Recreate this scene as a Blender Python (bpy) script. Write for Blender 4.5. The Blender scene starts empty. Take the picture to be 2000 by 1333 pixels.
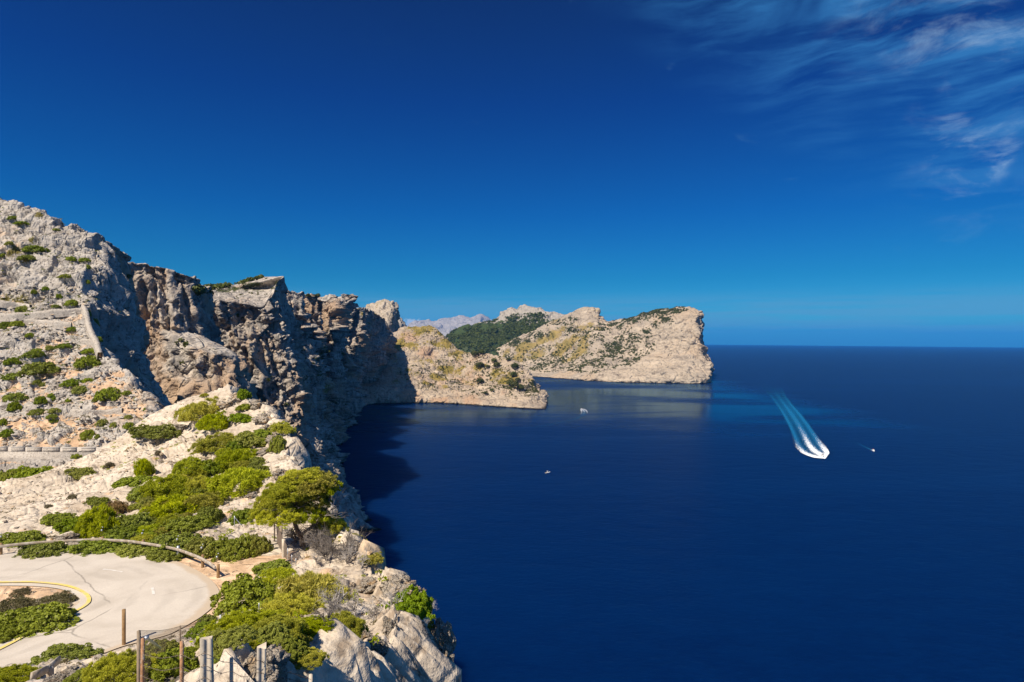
import bpy, math, random
import numpy as np
from mathutils import Vector, Matrix

# ------------------------------------------------------------------ camera, sky, sun
SC = bpy.context.scene
COL = SC.collection
CAM_H = 190.0
FPX = 1200.0                      # focal length in photo pixels (photo 2000 x 1333)
ROLL = math.atan(0.00726)
RIGHT = np.array([math.cos(ROLL), 0.0, math.sin(ROLL)])
UP = np.array([-math.sin(ROLL), 0.0, math.cos(ROLL)])
CAMP = np.array([0.0, 0.0, CAM_H])

cd = bpy.data.cameras.new('camera')
cd.sensor_width = 36.0
cd.lens = 36.0 * FPX / 2000.0
cd.clip_start = 0.1
cd.clip_end = 200000.0
cam = bpy.data.objects.new('camera', cd)
COL.objects.link(cam)
cam.matrix_world = Matrix(((RIGHT[0], UP[0], 0, 0), (0, 0, -1, 0), (RIGHT[2], UP[2], 0, CAM_H), (0, 0, 0, 1)))
SC.camera = cam

SUN = Vector((-0.43, -0.62, 0.88)).normalized()
sun_el = math.asin(SUN.z)
sun_az = math.atan2(SUN.x, SUN.y)
sd = bpy.data.lights.new('sun', 'SUN')
sd.energy = 4.8
sd.angle = math.radians(0.53)
sd.color = (1.0, 0.89, 0.73)
sun = bpy.data.objects.new('sun', sd)
COL.objects.link(sun)
sun.location = (-200, -100, 600)
sun.rotation_euler = SUN.to_track_quat('Z', 'Y').to_euler()

SC.view_settings.view_transform = 'Standard'
SC.view_settings.look = 'None'
SC.view_settings.exposure = 0.45
SC.view_settings.gamma = 1.0
SC.view_settings.use_curve_mapping = False
SC.cycles.use_denoising = True
SC.cycles.max_bounces = 6
SC.cycles.diffuse_bounces = 3
SC.cycles.transparent_max_bounces = 12
SC.cycles.volume_bounces = 1
SC.cycles.volume_step_rate = 4.0


class NT:
    """small node-tree writer"""
    def __init__(self, nt):
        self.nt = nt
        nt.nodes.clear()

    def n(self, typ, _in=None, **kw):
        nd = self.nt.nodes.new(typ)
        for k, v in kw.items():
            setattr(nd, k, v)
        if _in:
            for k, v in _in.items():
                self.put(nd.inputs[k], v)
        return nd

    def put(self, sock, v):
        if isinstance(v, bpy.types.NodeSocket):
            self.nt.links.new(v, sock)
        elif isinstance(v, bpy.types.Node):
            self.nt.links.new(v.outputs[0], sock)
        else:
            if isinstance(v, tuple) and len(v) == 3 and sock.type == 'RGBA':
                v = v + (1.0,)
            sock.default_value = v

    def math(self, op, a, b=0.0, c=0.0, clamp=False):
        nd = self.n('ShaderNodeMath', operation=op, use_clamp=clamp)
        self.put(nd.inputs[0], a); self.put(nd.inputs[1], b); self.put(nd.inputs[2], c)
        return nd.outputs[0]

    def mix(self, f, a, b, blend='MIX'):
        nd = self.n('ShaderNodeMix', data_type='RGBA', blend_type=blend)
        self.put(nd.inputs[0], f); self.put(nd.inputs[6], a); self.put(nd.inputs[7], b)
        return nd.outputs[2]

    def ramp(self, f, stops, interp='LINEAR'):
        nd = self.n('ShaderNodeValToRGB')
        cr = nd.color_ramp
        cr.interpolation = interp
        while len(cr.elements) > 1:
            cr.elements.remove(cr.elements[-1])
        cr.elements[0].position = stops[0][0]
        c0 = stops[0][1]
        cr.elements[0].color = (c0 if isinstance(c0, tuple) else (c0, c0, c0)) + (1.0,)
        for p, c in stops[1:]:
            e = cr.elements.new(p)
            e.color = (c if isinstance(c, tuple) else (c, c, c)) + (1.0,)
        self.put(nd.inputs[0], f)
        return nd.outputs[0]

    def noise(self, vec, scale, detail=4.0, rough=0.55, dist=0.0):
        nd = self.n('ShaderNodeTexNoise')
        self.put(nd.inputs['Vector'], vec)
        nd.inputs['Scale'].default_value = scale
        nd.inputs['Detail'].default_value = detail
        nd.inputs['Roughness'].default_value = rough
        nd.inputs['Distortion'].default_value = dist
        return nd.outputs[0]

    def maprange(self, v, a, b, c=0.0, d=1.0):
        nd = self.n('ShaderNodeMapRange', interpolation_type='SMOOTHSTEP')
        self.put(nd.inputs[0], v)
        for i, x in enumerate((a, b, c, d)):
            nd.inputs[1 + i].default_value = x
        return nd.outputs[0]


# ---- sky: Nishita, deepened as through a polarising filter, with cirrus
W = bpy.data.worlds.new('World')
SC.world = W
W.use_nodes = True
w = NT(W.node_tree)
sky = w.n('ShaderNodeTexSky')
sky.sky_type = 'NISHITA'
sky.sun_disc = False
sky.sun_elevation = sun_el
sky.sun_rotation = sun_az % (2 * math.pi)
sky.altitude = 200
sky.air_density = 1.0
sky.dust_density = 0.3
sky.ozone_density = 3.0
tc = w.n('ShaderNodeTexCoord')
sep = w.n('ShaderNodeSeparateXYZ', {0: tc.outputs['Generated']})
dx, dy, dz = sep.outputs
zc = w.math('MAXIMUM', dz, 0.0)
# polariser: deepens upward; the overhead stops are raised to brighten the shadow fill
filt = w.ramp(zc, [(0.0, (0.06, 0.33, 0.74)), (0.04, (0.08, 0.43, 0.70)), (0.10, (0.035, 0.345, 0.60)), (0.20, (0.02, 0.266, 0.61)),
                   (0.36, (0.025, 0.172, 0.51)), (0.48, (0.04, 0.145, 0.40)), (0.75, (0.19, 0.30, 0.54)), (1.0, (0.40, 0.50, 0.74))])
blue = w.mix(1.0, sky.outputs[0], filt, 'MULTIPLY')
# cirrus in azimuth / elevation, combed by the wind, thickening to the right
az = w.math('ARCTAN2', dx, dy)
el = w.math('ARCSINE', dz)
cv = w.n('ShaderNodeCombineXYZ', {0: az, 1: el, 2: 0.0})
warp = w.n('ShaderNodeTexNoise', {'Vector': cv.outputs[0], 'Scale': 5.0, 'Detail': 3.0})
cvw = w.n('ShaderNodeMix', {0: 0.045, 4: cv.outputs[0], 5: warp.outputs[1]}, data_type='VECTOR')
mp = w.n('ShaderNodeMapping', {'Vector': cvw.outputs[1], 'Rotation': (0, 0, math.radians(-19)), 'Scale': (2.8, 19.0, 1.0)})
mp2 = w.n('ShaderNodeMapping', {'Vector': cvw.outputs[1], 'Rotation': (0, 0, math.radians(-14)), 'Scale': (6.0, 15.0, 1.0)})
n1 = w.noise(mp.outputs[0], 1.6, 8.0, 0.58, 0.25)
n2 = w.noise(cv.outputs[0], 5.5, 4.0, 0.55, 0.4)
n3 = w.noise(mp2.outputs[0], 1.7, 8.0, 0.62, 0.35)
fd = w.math('ADD', az, w.math('MULTIPLY', el, 1.18))
reg = w.maprange(fd, 0.68, 1.02)
hi = w.maprange(el, 0.10, 0.20)
streak = w.maprange(n1, 0.38, 0.66)
veil = w.math('MULTIPLY', w.math('MULTIPLY', streak, w.math('MULTIPLY', reg, hi)), w.maprange(n2, 0.22, 0.60))
puff = w.math('MULTIPLY', w.math('MULTIPLY', w.maprange(n3, 0.46, 0.70), w.maprange(n2, 0.44, 0.62)), w.math('MULTIPLY', w.math('MULTIPLY', w.maprange(fd, 0.76, 0.96), w.maprange(az, 0.42, 0.62)), w.math('MULTIPLY', hi, w.maprange(el, 0.46, 0.28, 0.35, 1.0))))
wis = w.math('MULTIPLY', w.math('MULTIPLY', w.maprange(n3, 0.58, 0.76), w.maprange(n2, 0.52, 0.66)), w.math('MULTIPLY', w.maprange(fd, 0.1, 0.6), 0.30))
# thin bank of haze cloud low over the sea
lay = w.n('ShaderNodeMapping', {'Vector': tc.outputs['Generated'], 'Scale': (2.0, 2.0, 42.0)})
n4 = w.noise(lay.outputs[0], 2.2, 4.0, 0.55)
low = w.math('MULTIPLY', w.maprange(zc, 0.012, 0.02), w.maprange(zc, 0.085, 0.05))
bank = w.math('MULTIPLY', w.math('MULTIPLY', low, w.maprange(n4, 0.34, 0.58)), 0.55)
# one small cumulus behind the far range
ccx = w.math('DIVIDE', w.math('SUBTRACT', w.math('DIVIDE', dx, dy), -0.164), 0.034)
ccz = w.math('DIVIDE', w.math('SUBTRACT', dz, 0.026), 0.0105)
rr = w.math('ADD', w.math('MULTIPLY', ccx, ccx), w.math('MULTIPLY', ccz, ccz))
cn = w.noise(tc.outputs['Generated'], 110.0, 5.0, 0.6)
cum = w.maprange(w.math('SUBTRACT', w.math('ADD', 1.0, w.math('MULTIPLY', w.math('SUBTRACT', cn, 0.5), 3.0)), rr), 0.15, 0.75)
cum = w.math('MULTIPLY', cum, w.maprange(dy, 0.0, 0.1))
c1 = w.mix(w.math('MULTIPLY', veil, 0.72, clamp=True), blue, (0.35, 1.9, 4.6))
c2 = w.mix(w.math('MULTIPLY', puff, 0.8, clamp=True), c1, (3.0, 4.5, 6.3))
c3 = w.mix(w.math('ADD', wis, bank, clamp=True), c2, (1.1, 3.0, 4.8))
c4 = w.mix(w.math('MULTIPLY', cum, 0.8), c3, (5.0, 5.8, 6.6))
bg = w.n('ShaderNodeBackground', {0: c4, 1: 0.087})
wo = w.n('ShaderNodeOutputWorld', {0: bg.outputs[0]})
W.cycles.sampling_method = 'AUTOMATIC'


# ------------------------------------------------------------------ helpers
def P(px, py, Y):
    """world point seen at photo pixel px,py at depth Y"""
    u, v = px - 1000.0, py - 666.5
    d = (u * RIGHT - v * UP) / FPX
    return np.array([d[0] * Y, Y, CAM_H + d[2] * Y])


def ray(px, py):
    u, v = px - 1000.0, py - 666.5
    d = (u * RIGHT - v * UP) / FPX
    return Vector((d[0], 1.0, d[2])).normalized()


def sea_pt(px, py, z=0.0):
    u, v = px - 1000.0, py - 666.5
    d = (u * RIGHT - v * UP) / FPX
    return P(px, py, (z - CAM_H) / d[2])


def tag(o, label=None, cat=None, group=None, kind=None):
    if label: o['label'] = label
    if cat: o['category'] = cat
    if group: o['group'] = group
    if kind: o['kind'] = kind
    return o


def link(name, me, mat=None, parent=None):
    o = bpy.data.objects.new(name, me)
    COL.objects.link(o)
    if mat is not None and me is not None and not me.materials:
        me.materials.append(mat)
    if parent is not None:
        o.parent = parent
    return o


def empty(name, loc, rz=0.0):
    o = bpy.data.objects.new(name, None)
    COL.objects.link(o)
    o.location = loc
    o.rotation_euler = (0, 0, rz)
    o.empty_display_size = 0.2
    return o


def mesh_np(name, V, F, attrs=None, smooth=False):
    """V (n,3); F (m,k) same-size polygons"""
    V = np.ascontiguousarray(V, dtype=np.float32)
    F = np.ascontiguousarray(F, dtype=np.int32)
    me = bpy.data.meshes.new(name)
    m, k = F.shape
    me.vertices.add(len(V))
    me.vertices.foreach_set('co', V.ravel())
    me.loops.add(m * k)
    me.loops.foreach_set('vertex_index', F.ravel())
    me.polygons.add(m)
    me.polygons.foreach_set('loop_start', np.arange(0, m * k, k, dtype=np.int32))
    me.polygons.foreach_set('loop_total', np.full(m, k, dtype=np.int32))
    if smooth:
        me.polygons.foreach_set('use_smooth', np.ones(m, dtype=bool))
    for an, av in (attrs or {}).items():
        a = me.attributes.new(an, 'FLOAT', 'POINT')
        a.data.foreach_set('value', np.ascontiguousarray(av, dtype=np.float32).ravel())
    me.update(calc_edges=True)
    return me


def grid_faces(nu, nv):
    i = np.arange(nu - 1)[:, None] * nv + np.arange(nv - 1)[None, :]
    i = i.ravel()
    return np.stack([i, i + nv, i + nv + 1, i + 1], 1)


# ---- noise (numpy, vectorised)
def _hash(ix, iy, iz, s):
    n = (ix.astype(np.uint32) * np.uint32(374761393) + iy.astype(np.uint32) * np.uint32(668265263)
         + iz.astype(np.uint32) * np.uint32(2246822519) + np.uint32((s * 3266489917) & 0xffffffff))
    n = (n ^ (n >> np.uint32(13))) * np.uint32(1274126177)
    n = (n ^ (n >> np.uint32(15))) * np.uint32(2654435761)
    return ((n ^ (n >> np.uint32(16))) & np.uint32(0xffffff)).astype(np.float32) / 16777215.0


def vnoise(p, s=0):
    """value noise -1..1"""
    f0 = np.floor(p)
    f = (p - f0).astype(np.float32)
    i = f0.astype(np.int64)
    f = f * f * f * (f * (f * 6 - 15) + 10)
    out = 0
    for a in (0, 1):
        wx = f[:, 0] if a else 1 - f[:, 0]
        for b in (0, 1):
            wy = f[:, 1] if b else 1 - f[:, 1]
            for c in (0, 1):
                wz = f[:, 2] if c else 1 - f[:, 2]
                out = out + wx * wy * wz * _hash(i[:, 0] + a, i[:, 1] + b, i[:, 2] + c, s)
    return out * 2 - 1


def fbm(p, octv=5, s=0, gain=0.5, lac=2.03, ridged=False):
    out = np.zeros(len(p), np.float32)
    a, tot = 1.0, 0.0
    q = p.copy()
    for o in range(octv):
        n = vnoise(q, s + o * 17)
        if ridged:
            n = 1 - 2 * np.abs(n)
        out += a * n
        tot += a
        a *= gain
        q = q * lac + 11.7
    return out / tot


def worley(p, s=0):
    f0 = np.floor(p)
    i = f0.astype(np.int64)
    f = (p - f0).astype(np.float32)
    d1 = np.full(len(p), 9.0, np.float32)
    d2 = d1.copy()
    idv = np.zeros(len(p), np.float32)
    for a in (-1, 0, 1):
        for b in (-1, 0, 1):
            for c in (-1, 0, 1):
                X, Y, Z = i[:, 0] + a, i[:, 1] + b, i[:, 2] + c
                rx = a + _hash(X, Y, Z, s) - f[:, 0]
                ry = b + _hash(X, Y, Z, s + 1) - f[:, 1]
                rz = c + _hash(X, Y, Z, s + 2) - f[:, 2]
                d = np.sqrt(rx * rx + ry * ry + rz * rz)
                nearer = d < d1
                d2 = np.where(nearer, d1, np.minimum(d2, d))
                idv = np.where(nearer, _hash(X, Y, Z, s + 5), idv)
                d1 = np.where(nearer, d, d1)
    return d1, d2, idv


def sstep(a, b, x):
    t = np.clip((x - a) / (b - a), 0, 1)
    return t * t * (3 - 2 * t)


def blocks(p, s=0):
    """0..1 rock blocks: plateaus at uneven levels, parted by crevices"""
    wp = p + 0.35 * np.stack([vnoise(p * 1.7, s + 50), vnoise(p * 1.7, s + 51), vnoise(p * 1.7, s + 52)], 1)
    a, b, idv = worley(wp, s)
    return sstep(0.0, 0.22, b - a) * (0.55 + 0.45 * idv) * (1.0 - 0.25 * a)


def facets(p, s=0, warp=0.4, tilt=0.9, sharp=22.0):
    """angular rock: every cell is a tilted plane at its own level, steps between cells; about -0.5..0.5"""
    p = p + warp * np.stack([vnoise(p * 1.3, s + 50), vnoise(p * 1.3, s + 51), vnoise(p * 1.3, s + 52)], 1)
    f0 = np.floor(p)
    i = f0.astype(np.int64)
    f = (p - f0).astype(np.float32)
    num = np.zeros(len(p), np.float32)
    den_ = np.full(len(p), 1e-9, np.float32)
    sq = np.zeros(len(p), np.float32)
    for a in (-1, 0, 1):
        for b in (-1, 0, 1):
            for c in (-1, 0, 1):
                X, Y, Z = i[:, 0] + a, i[:, 1] + b, i[:, 2] + c
                h0, h1, h2 = _hash(X, Y, Z, s), _hash(X, Y, Z, s + 1), _hash(X, Y, Z, s + 2)
                rx, ry, rz = a + h0 - f[:, 0], b + h1 - f[:, 1], c + h2 - f[:, 2]
                g = _hash(X, Y, Z, s + 5)
                wt = np.exp(-sharp * (rx * rx + ry * ry + rz * rz))
                num += wt * ((g - 0.5) * 0.8 + tilt * ((h1 - 0.5) * rx + (h2 - 0.5) * ry + (h0 - 0.5) * rz))
                den_ += wt
                sq += wt * wt
    pure = sq / (den_ * den_)
    return num / den_ - 0.22 * sstep(0.85, 0.45, pure)


def catmull(A, n, dens=None):
    """resample A (m, ..., 3) along axis 0 to n points; spacing by mean arc length (times dens)"""
    A = np.asarray(A, float)
    m = A.shape[0]
    seg = np.linalg.norm(np.diff(A, axis=0), axis=-1)
    seg = seg.reshape(m - 1, -1).mean(1)
    if dens is not None:
        seg = seg * np.asarray(dens)
    t = np.concatenate([[0], np.cumsum(seg)])
    s = np.linspace(0, t[-1], n)
    k = np.clip(np.searchsorted(t, s, side='right') - 1, 0, m - 2)
    f = (s - t[k]) / np.maximum(t[k + 1] - t[k], 1e-9)
    f = f.reshape((n,) + (1,) * (A.ndim - 1))
    p0 = A[np.maximum(k - 1, 0)]; p1 = A[k]; p2 = A[k + 1]; p3 = A[np.minimum(k + 2, m - 1)]
    m1 = 0.35 * (p2 - p0); m2 = 0.35 * (p3 - p1)
    f2, f3 = f * f, f * f * f
    return (2 * f3 - 3 * f2 + 1) * p1 + (f3 - 2 * f2 + f) * m1 + (-2 * f3 + 3 * f2) * p2 + (f3 - f2) * m2


def grid_normals(G):
    du = np.gradient(G, axis=0)
    dv = np.gradient(G, axis=1)
    n = np.cross(du, dv)
    n /= np.maximum(np.linalg.norm(n, axis=-1, keepdims=True), 1e-9)
    return n


def tps(pts):
    """thin-plate spline z(x,y) through pts (n,3)"""
    pts = np.asarray(pts, float)
    x = pts[:, :2] / 50.0
    n = len(x)
    d2 = ((x[:, None] - x[None]) ** 2).sum(-1)
    K = np.where(d2 > 0, 0.5 * d2 * np.log(np.maximum(d2, 1e-12)), 0) + np.eye(n) * 2e-3
    A = np.zeros((n + 3, n + 3))
    A[:n, :n] = K
    A[:n, n] = 1; A[:n, n + 1:] = x
    A[n, :n] = 1; A[n + 1:, :n] = x.T
    sol = np.linalg.solve(A, np.concatenate([pts[:, 2], [0, 0, 0]]))

    def f(X, Y):
        out = np.empty(X.size)
        xs = np.stack([X.ravel(), Y.ravel()], 1) / 50.0
        for a in range(0, len(xs), 40000):
            q = xs[a:a + 40000]
            e = ((q[:, None] - x[None]) ** 2).sum(-1)
            out[a:a + 40000] = (0.5 * e * np.log(np.maximum(e, 1e-12))) @ sol[:n] + sol[n] + q @ sol[n + 1:]
        return out.reshape(X.shape)
    return f


# ------------------------------------------------------------------ materials
def new_mat(name):
    m = bpy.data.materials.new(name)
    m.use_nodes = True
    return m, NT(m.node_tree)


def simple_mat(name, color, rough=0.8, var=0.15, scale=8.0, bump=0.0, metallic=0.0, color2=None, thr=(0.45, 0.6)):
    m, t = new_mat(name)
    g = t.n('ShaderNodeTexCoord')
    no = t.noise(g.outputs['Object'], scale, 6.0, 0.6)
    dark = tuple(c * (1 - var * 2) for c in color)
    lite = tuple(min(1, c * (1 + var)) for c in color)
    c = t.ramp(no, [(0.25, dark), (0.75, lite)])
    if color2:
        n2 = t.noise(g.outputs['Object'], scale * 0.6, 5.0, 0.65)
        c = t.mix(t.maprange(n2, *thr), c, color2)
    b = t.n('ShaderNodeBsdfPrincipled', {'Base Color': c, 'Roughness': rough, 'Metallic': metallic})
    if bump:
        bp = t.n('ShaderNodeBump', {'Height': no, 'Strength': 0.7, 'Distance': bump})
        t.put(b.inputs['Normal'], bp.outputs[0])
    t.n('ShaderNodeOutputMaterial', {0: b.outputs[0]})
    return m


def rock_mat(name, a, b, dark, size, soil=(0.52, 0.31, 0.17), grass=(0.30, 0.23, 0.07), scrub=(0.055, 0.075, 0.018), bump=0.25, warm=None,
             strata_streaks=None, tide=False):
    """limestone; SIZE = metres across of the main patches. Attributes soil, grass, scrub, warmth say what covers it."""
    m, t = new_mat(name)
    g = t.n('ShaderNodeTexCoord')
    ob = g.outputs['Object']
    big = t.noise(ob, 0.25 / size, 5.0, 0.6)
    mid = t.noise(ob, 1.3 / size, 5.0, 0.62)
    fine = t.noise(ob, 5.0 / size, 4.0, 0.62)
    vor = t.n('ShaderNodeTexVoronoi', {'Vector': ob, 'Scale': 1.5 / size}, feature='DISTANCE_TO_EDGE')
    c = t.mix(t.maprange(big, 0.35, 0.65), a, b)
    pits = t.maprange(t.math('ADD', t.math('MULTIPLY', mid, 0.6), t.math('MULTIPLY', fine, 0.4)), 0.36, 0.50)
    c = t.mix(pits, dark, c)
    c = t.mix(t.math('MULTIPLY', t.maprange(fine, 0.5, 0.7), 0.5), c, tuple(min(0.9, x * 1.25) for x in a))
    if strata_streaks:
        st = t.n('ShaderNodeMapping', {'Vector': ob, 'Rotation': strata_streaks[0], 'Scale': strata_streaks[1]})
        sn = t.noise(st.outputs[0], 1.0, 5.0, 0.6)
        c = t.mix(t.math('MULTIPLY', t.maprange(sn, 0.45, 0.65), strata_streaks[3]), c, strata_streaks[2])
        c = t.mix(t.math('MULTIPLY', t.maprange(sn, 0.45, 0.33), strata_streaks[3]), c, tuple(min(0.8, x * 1.25) for x in a))

    def at(nm):
        return t.n('ShaderNodeAttribute', attribute_name=nm).outputs['Fac']
    if warm:
        c = t.mix(t.maprange(t.math('ADD', at('warmth'), t.math('MULTIPLY', t.math('SUBTRACT', mid, 0.5), 0.9)), 0.35, 0.75), c, warm)
    sfac = t.maprange(t.math('ADD', at('soil'), t.math('MULTIPLY', t.math('SUBTRACT', fine, 0.5), 0.9)), 0.38, 0.62)
    soilc = t.mix(t.maprange(mid, 0.4, 0.62), soil, tuple(min(.9, x * 1.35 + 0.05) for x in soil))
    c = t.mix(sfac, c, soilc)
    gfac = t.maprange(t.math('ADD', at('grass'), t.math('MULTIPLY', t.math('SUBTRACT', fine, 0.5), 1.3)), 0.36, 0.64)
    grassc = t.mix(t.maprange(mid, 0.40, 0.62), grass, (grass[0] * 0.62, grass[1] * 0.68, grass[2] * 0.6))
    c = t.mix(gfac, c, grassc)
    vfac = t.maprange(t.math('ADD', at('scrub'), t.math('MULTIPLY', t.math('SUBTRACT', fine, 0.5), 1.6)), 0.40, 0.60)
    c = t.mix(vfac, c, t.mix(fine, tuple(x * 0.55 for x in scrub), tuple(x * 1.5 for x in scrub)))
    if tide:
        sp = t.n('ShaderNodeSeparateXYZ', {0: ob})
        wet = t.maprange(t.math('ADD', sp.outputs[2], t.math('MULTIPLY', t.math('SUBTRACT', mid, 0.5), 6.0)), 4.0, 2.0)
        c = t.mix(wet, c, (0.035, 0.030, 0.026))
    micro = t.noise(ob, 16.0 / size, 3.0, 0.6)
    crk = t.n('ShaderNodeTexVoronoi', {'Vector': t.n('ShaderNodeMix', {0: 0.12, 4: ob, 5: t.n('ShaderNodeTexNoise', {'Vector': ob, 'Scale': 1.2 / size}).outputs[1]}, data_type='VECTOR').outputs[1], 'Scale': 0.8 / size}, feature='DISTANCE_TO_EDGE')
    line = t.maprange(crk.outputs[0], 0.0, 0.05)
    bare = t.math('SUBTRACT', 1.0, sfac)
    line = t.math('ADD', line, t.math('MULTIPLY', t.math('SUBTRACT', 1.0, line), t.math('MAXIMUM', sfac, t.maprange(big, 0.40, 0.55))))
    c = t.mix(t.math('MULTIPLY', t.math('SUBTRACT', 1.0, line), 0.0 if tide else 0.35), c, dark)
    h = t.math('ADD', t.math('ADD', t.math('MULTIPLY', mid, 0.9), t.math('ADD', t.math('MULTIPLY', micro, 0.16), t.math('MULTIPLY', line, 0.25))), t.math('ADD', t.math('MULTIPLY', fine, 0.30),
               t.math('MULTIPLY', t.maprange(vor.outputs[0], 0.0, 0.18), 0.30)))
    bp = t.n('ShaderNodeBump', {'Height': h, 'Strength': 1.0, 'Distance': bump})
    bs = t.n('ShaderNodeBsdfPrincipled', {'Base Color': c, 'Roughness': 0.92, 'Normal': bp.outputs[0]})
    bs.inputs['Specular IOR Level'].default_value = 0.15
    t.n('ShaderNodeOutputMaterial', {0: bs.outputs[0]})
    return m
# ------------------------------------------------------------------ sea
def sea_mat():
    m, t = new_mat('sea_water')
    g = t.n('ShaderNodeTexCoord')
    ob = g.outputs['Object']
    st = t.n('ShaderNodeMapping', {'Vector': ob, 'Scale': (0.35, 1.0, 1.0), 'Rotation': (0, 0, math.radians(-6))})
    patch = t.noise(st.outputs[0], 0.0022, 5.0, 0.55, 0.4)
    patch2 = t.noise(st.outputs[0], 0.00042, 4.0, 0.55, 0.6)
    calm = t.maprange(t.math('ADD', t.math('MULTIPLY', patch, 0.5), t.math('MULTIPLY', patch2, 0.5)), 0.47, 0.56)
    sp = t.n('ShaderNodeSeparateXYZ', {0: ob})
    # in the lee of the headlands the water lies smooth, the open sea is ruffled
    lee = t.math('MULTIPLY', t.maprange(t.math('ADD', sp.outputs[1], t.math('MULTIPLY', t.math('SUBTRACT', patch, 0.5), 1500.0)), 1150.0, 1600.0), t.maprange(t.math('ADD', sp.outputs[0], t.math('MULTIPLY', t.math('SUBTRACT', patch, 0.5), 700.0)), 1050.0, 700.0))
    calm = t.math('MAXIMUM', t.math('MULTIPLY', calm, 1.0), t.math('SUBTRACT', 1.0, lee))
    s2 = t.n('ShaderNodeMapping', {'Vector': ob, 'Scale': (0.55, 1.0, 1.0), 'Rotation': (0, 0, math.radians(12))})
    w1 = t.noise(s2.outputs[0], 0.045, 3.0, 0.55, 0.2)
    w2 = t.noise(s2.outputs[0], 0.22, 5.0, 0.66, 0.2)
    h = t.math('ADD', t.math('MULTIPLY', w1, 0.9), t.math('MULTIPLY', w2, 0.55))
    bp = t.n('ShaderNodeBump', {'Height': h, 'Distance': 1.0, 'Strength': t.math('ADD', 0.20, t.math('MULTIPLY', calm, 0.95))})
    rip = t.maprange(t.math('ADD', t.math('MULTIPLY', w1, 0.45), t.math('MULTIPLY', w2, 0.55)), 0.38, 0.62)
    deep = t.mix(calm, (0.0003, 0.0060, 0.040), (0.0002, 0.0105, 0.063))  # ruffled water lightened in the colour, replacing sky reflection taken out below
    st3 = t.n('ShaderNodeMapping', {'Vector': ob, 'Scale': (0.22, 1.0, 1.0), 'Rotation': (0, 0, math.radians(-9))})
    band_ = t.maprange(t.noise(st3.outputs[0], 0.0011, 5.0, 0.6, 0.8), 0.44, 0.62)
    deep = t.mix(t.math('MULTIPLY', band_, 0.55), deep, (0.0003, 0.0175, 0.088))
    deep = t.mix(t.math('MULTIPLY', rip, 0.6), deep, (0.0003, 0.0150, 0.080))  # wave tops lightened in the colour, standing in for reflected sky
    df = t.n('ShaderNodeSubsurfaceScattering', {'Color': deep, 'Scale': 45.0, 'Radius': (0.4, 0.8, 1.0), 'Normal': bp.outputs[0]}, falloff='BURLEY')
    gl = t.n('ShaderNodeBsdfGlossy', {'Color': (0.55, 0.88, 1.0), 'Normal': bp.outputs[0], 'Roughness': t.math('ADD', 0.12, t.math('MULTIPLY', calm, 0.20))})
    fr = t.n('ShaderNodeFresnel', {'IOR': 1.33, 'Normal': bp.outputs[0]})
    # the polariser takes out most of the mirror light, least where the water lies smooth
    mx = t.n('ShaderNodeMixShader', {0: t.math('MULTIPLY', fr.outputs[0], t.math('SUBTRACT', 0.60, t.math('MULTIPLY', calm, 0.38))), 1: df.outputs[0], 2: gl.outputs[0]})
    t.n('ShaderNodeOutputMaterial', {0: mx.outputs[0]})
    return m


def build_sea():
    R = 54300.0
    rad = np.concatenate([[0], np.geomspace(60, R, 60)])
    na = 180
    V = [(0, 0, 0)]
    a = np.linspace(0, 2 * np.pi, na, endpoint=False)
    ring = [np.stack([r * np.cos(a), r * np.sin(a), 0 * a], 1) for r in rad[1:]]
    V = np.concatenate([np.zeros((1, 3))] + ring)
    F = []
    for k in range(len(ring) - 1):
        i = 1 + k * na + np.arange(na)
        j = 1 + k * na + (np.arange(na) + 1) % na
        F.append(np.stack([i, i + na, j + na, j], 1))
    i = 1 + np.arange(na)
    j = 1 + (np.arange(na) + 1) % na
    F.append(np.stack([np.zeros(na, int), i, j, np.zeros(na, int)], 1))
    me = bpy.data.meshes.new('sea')
    fl = [tuple(int(x) for x in q) for q in np.concatenate(F[:-1])] + [tuple(int(x) for x in q[:3]) for q in F[-1]]
    me.from_pydata([tuple(v) for v in V], [], fl)
    return tag(link('sea', me, sea_mat()), 'deep blue open sea reaching to the horizon', 'sea', kind='structure')


build_sea()

# ------------------------------------------------------------------ terrain sheets
SURF = {}


def pix(V):
    d = V - CAMP
    Y = np.maximum(d[:, 1], 1e-3)
    u = (d @ RIGHT) / Y * FPX
    v = -(d @ UP) / Y * FPX
    return u + 1000.0, v + 666.5, d[:, 1]


def hit(surf, px, py, tol=4.0):
    """the point of a terrain sheet that the camera sees at a photo pixel"""
    V, u, v, Y = SURF[surf]
    for k in (1, 2, 4, 10):
        d = np.hypot(u - px, v - py)
        c = np.where(d < tol * k)[0]
        if len(c):
            i = c[np.argmin(Y[c] + d[c] * Y[c] * 0.002)]
            return V[i].copy()
    i = np.argmin(np.hypot(u - px, v - py))
    return V[i].copy()


def register(key, V):
    u, v, Y = pix(V)
    SURF[key] = (V, u, v, Y)


def blobs(V, surf_pts, pad=1.0):
    out = np.zeros(len(V), np.float32)
    for c, r in surf_pts:
        d2 = ((V - c) ** 2).sum(1) / (r * pad) ** 2
        near = d2 < 6
        out[near] = np.maximum(out[near], np.exp(-d2[near]))
    return out


def pixel_blobs(key, lst):
    out = []
    for px, py, r in lst:
        c = hit(key, px, py)
        out.append((c, r * c[1] / FPX))
    return out


def loft(net, nu, nv, du=None, dv=None):
    A = np.asarray(net, float)                       # (m stations, n profile, 3)
    G = catmull(A, nu, du)
    G = np.swapaxes(catmull(np.swapaxes(G, 0, 1), nv, dv), 0, 1)
    return G


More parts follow.
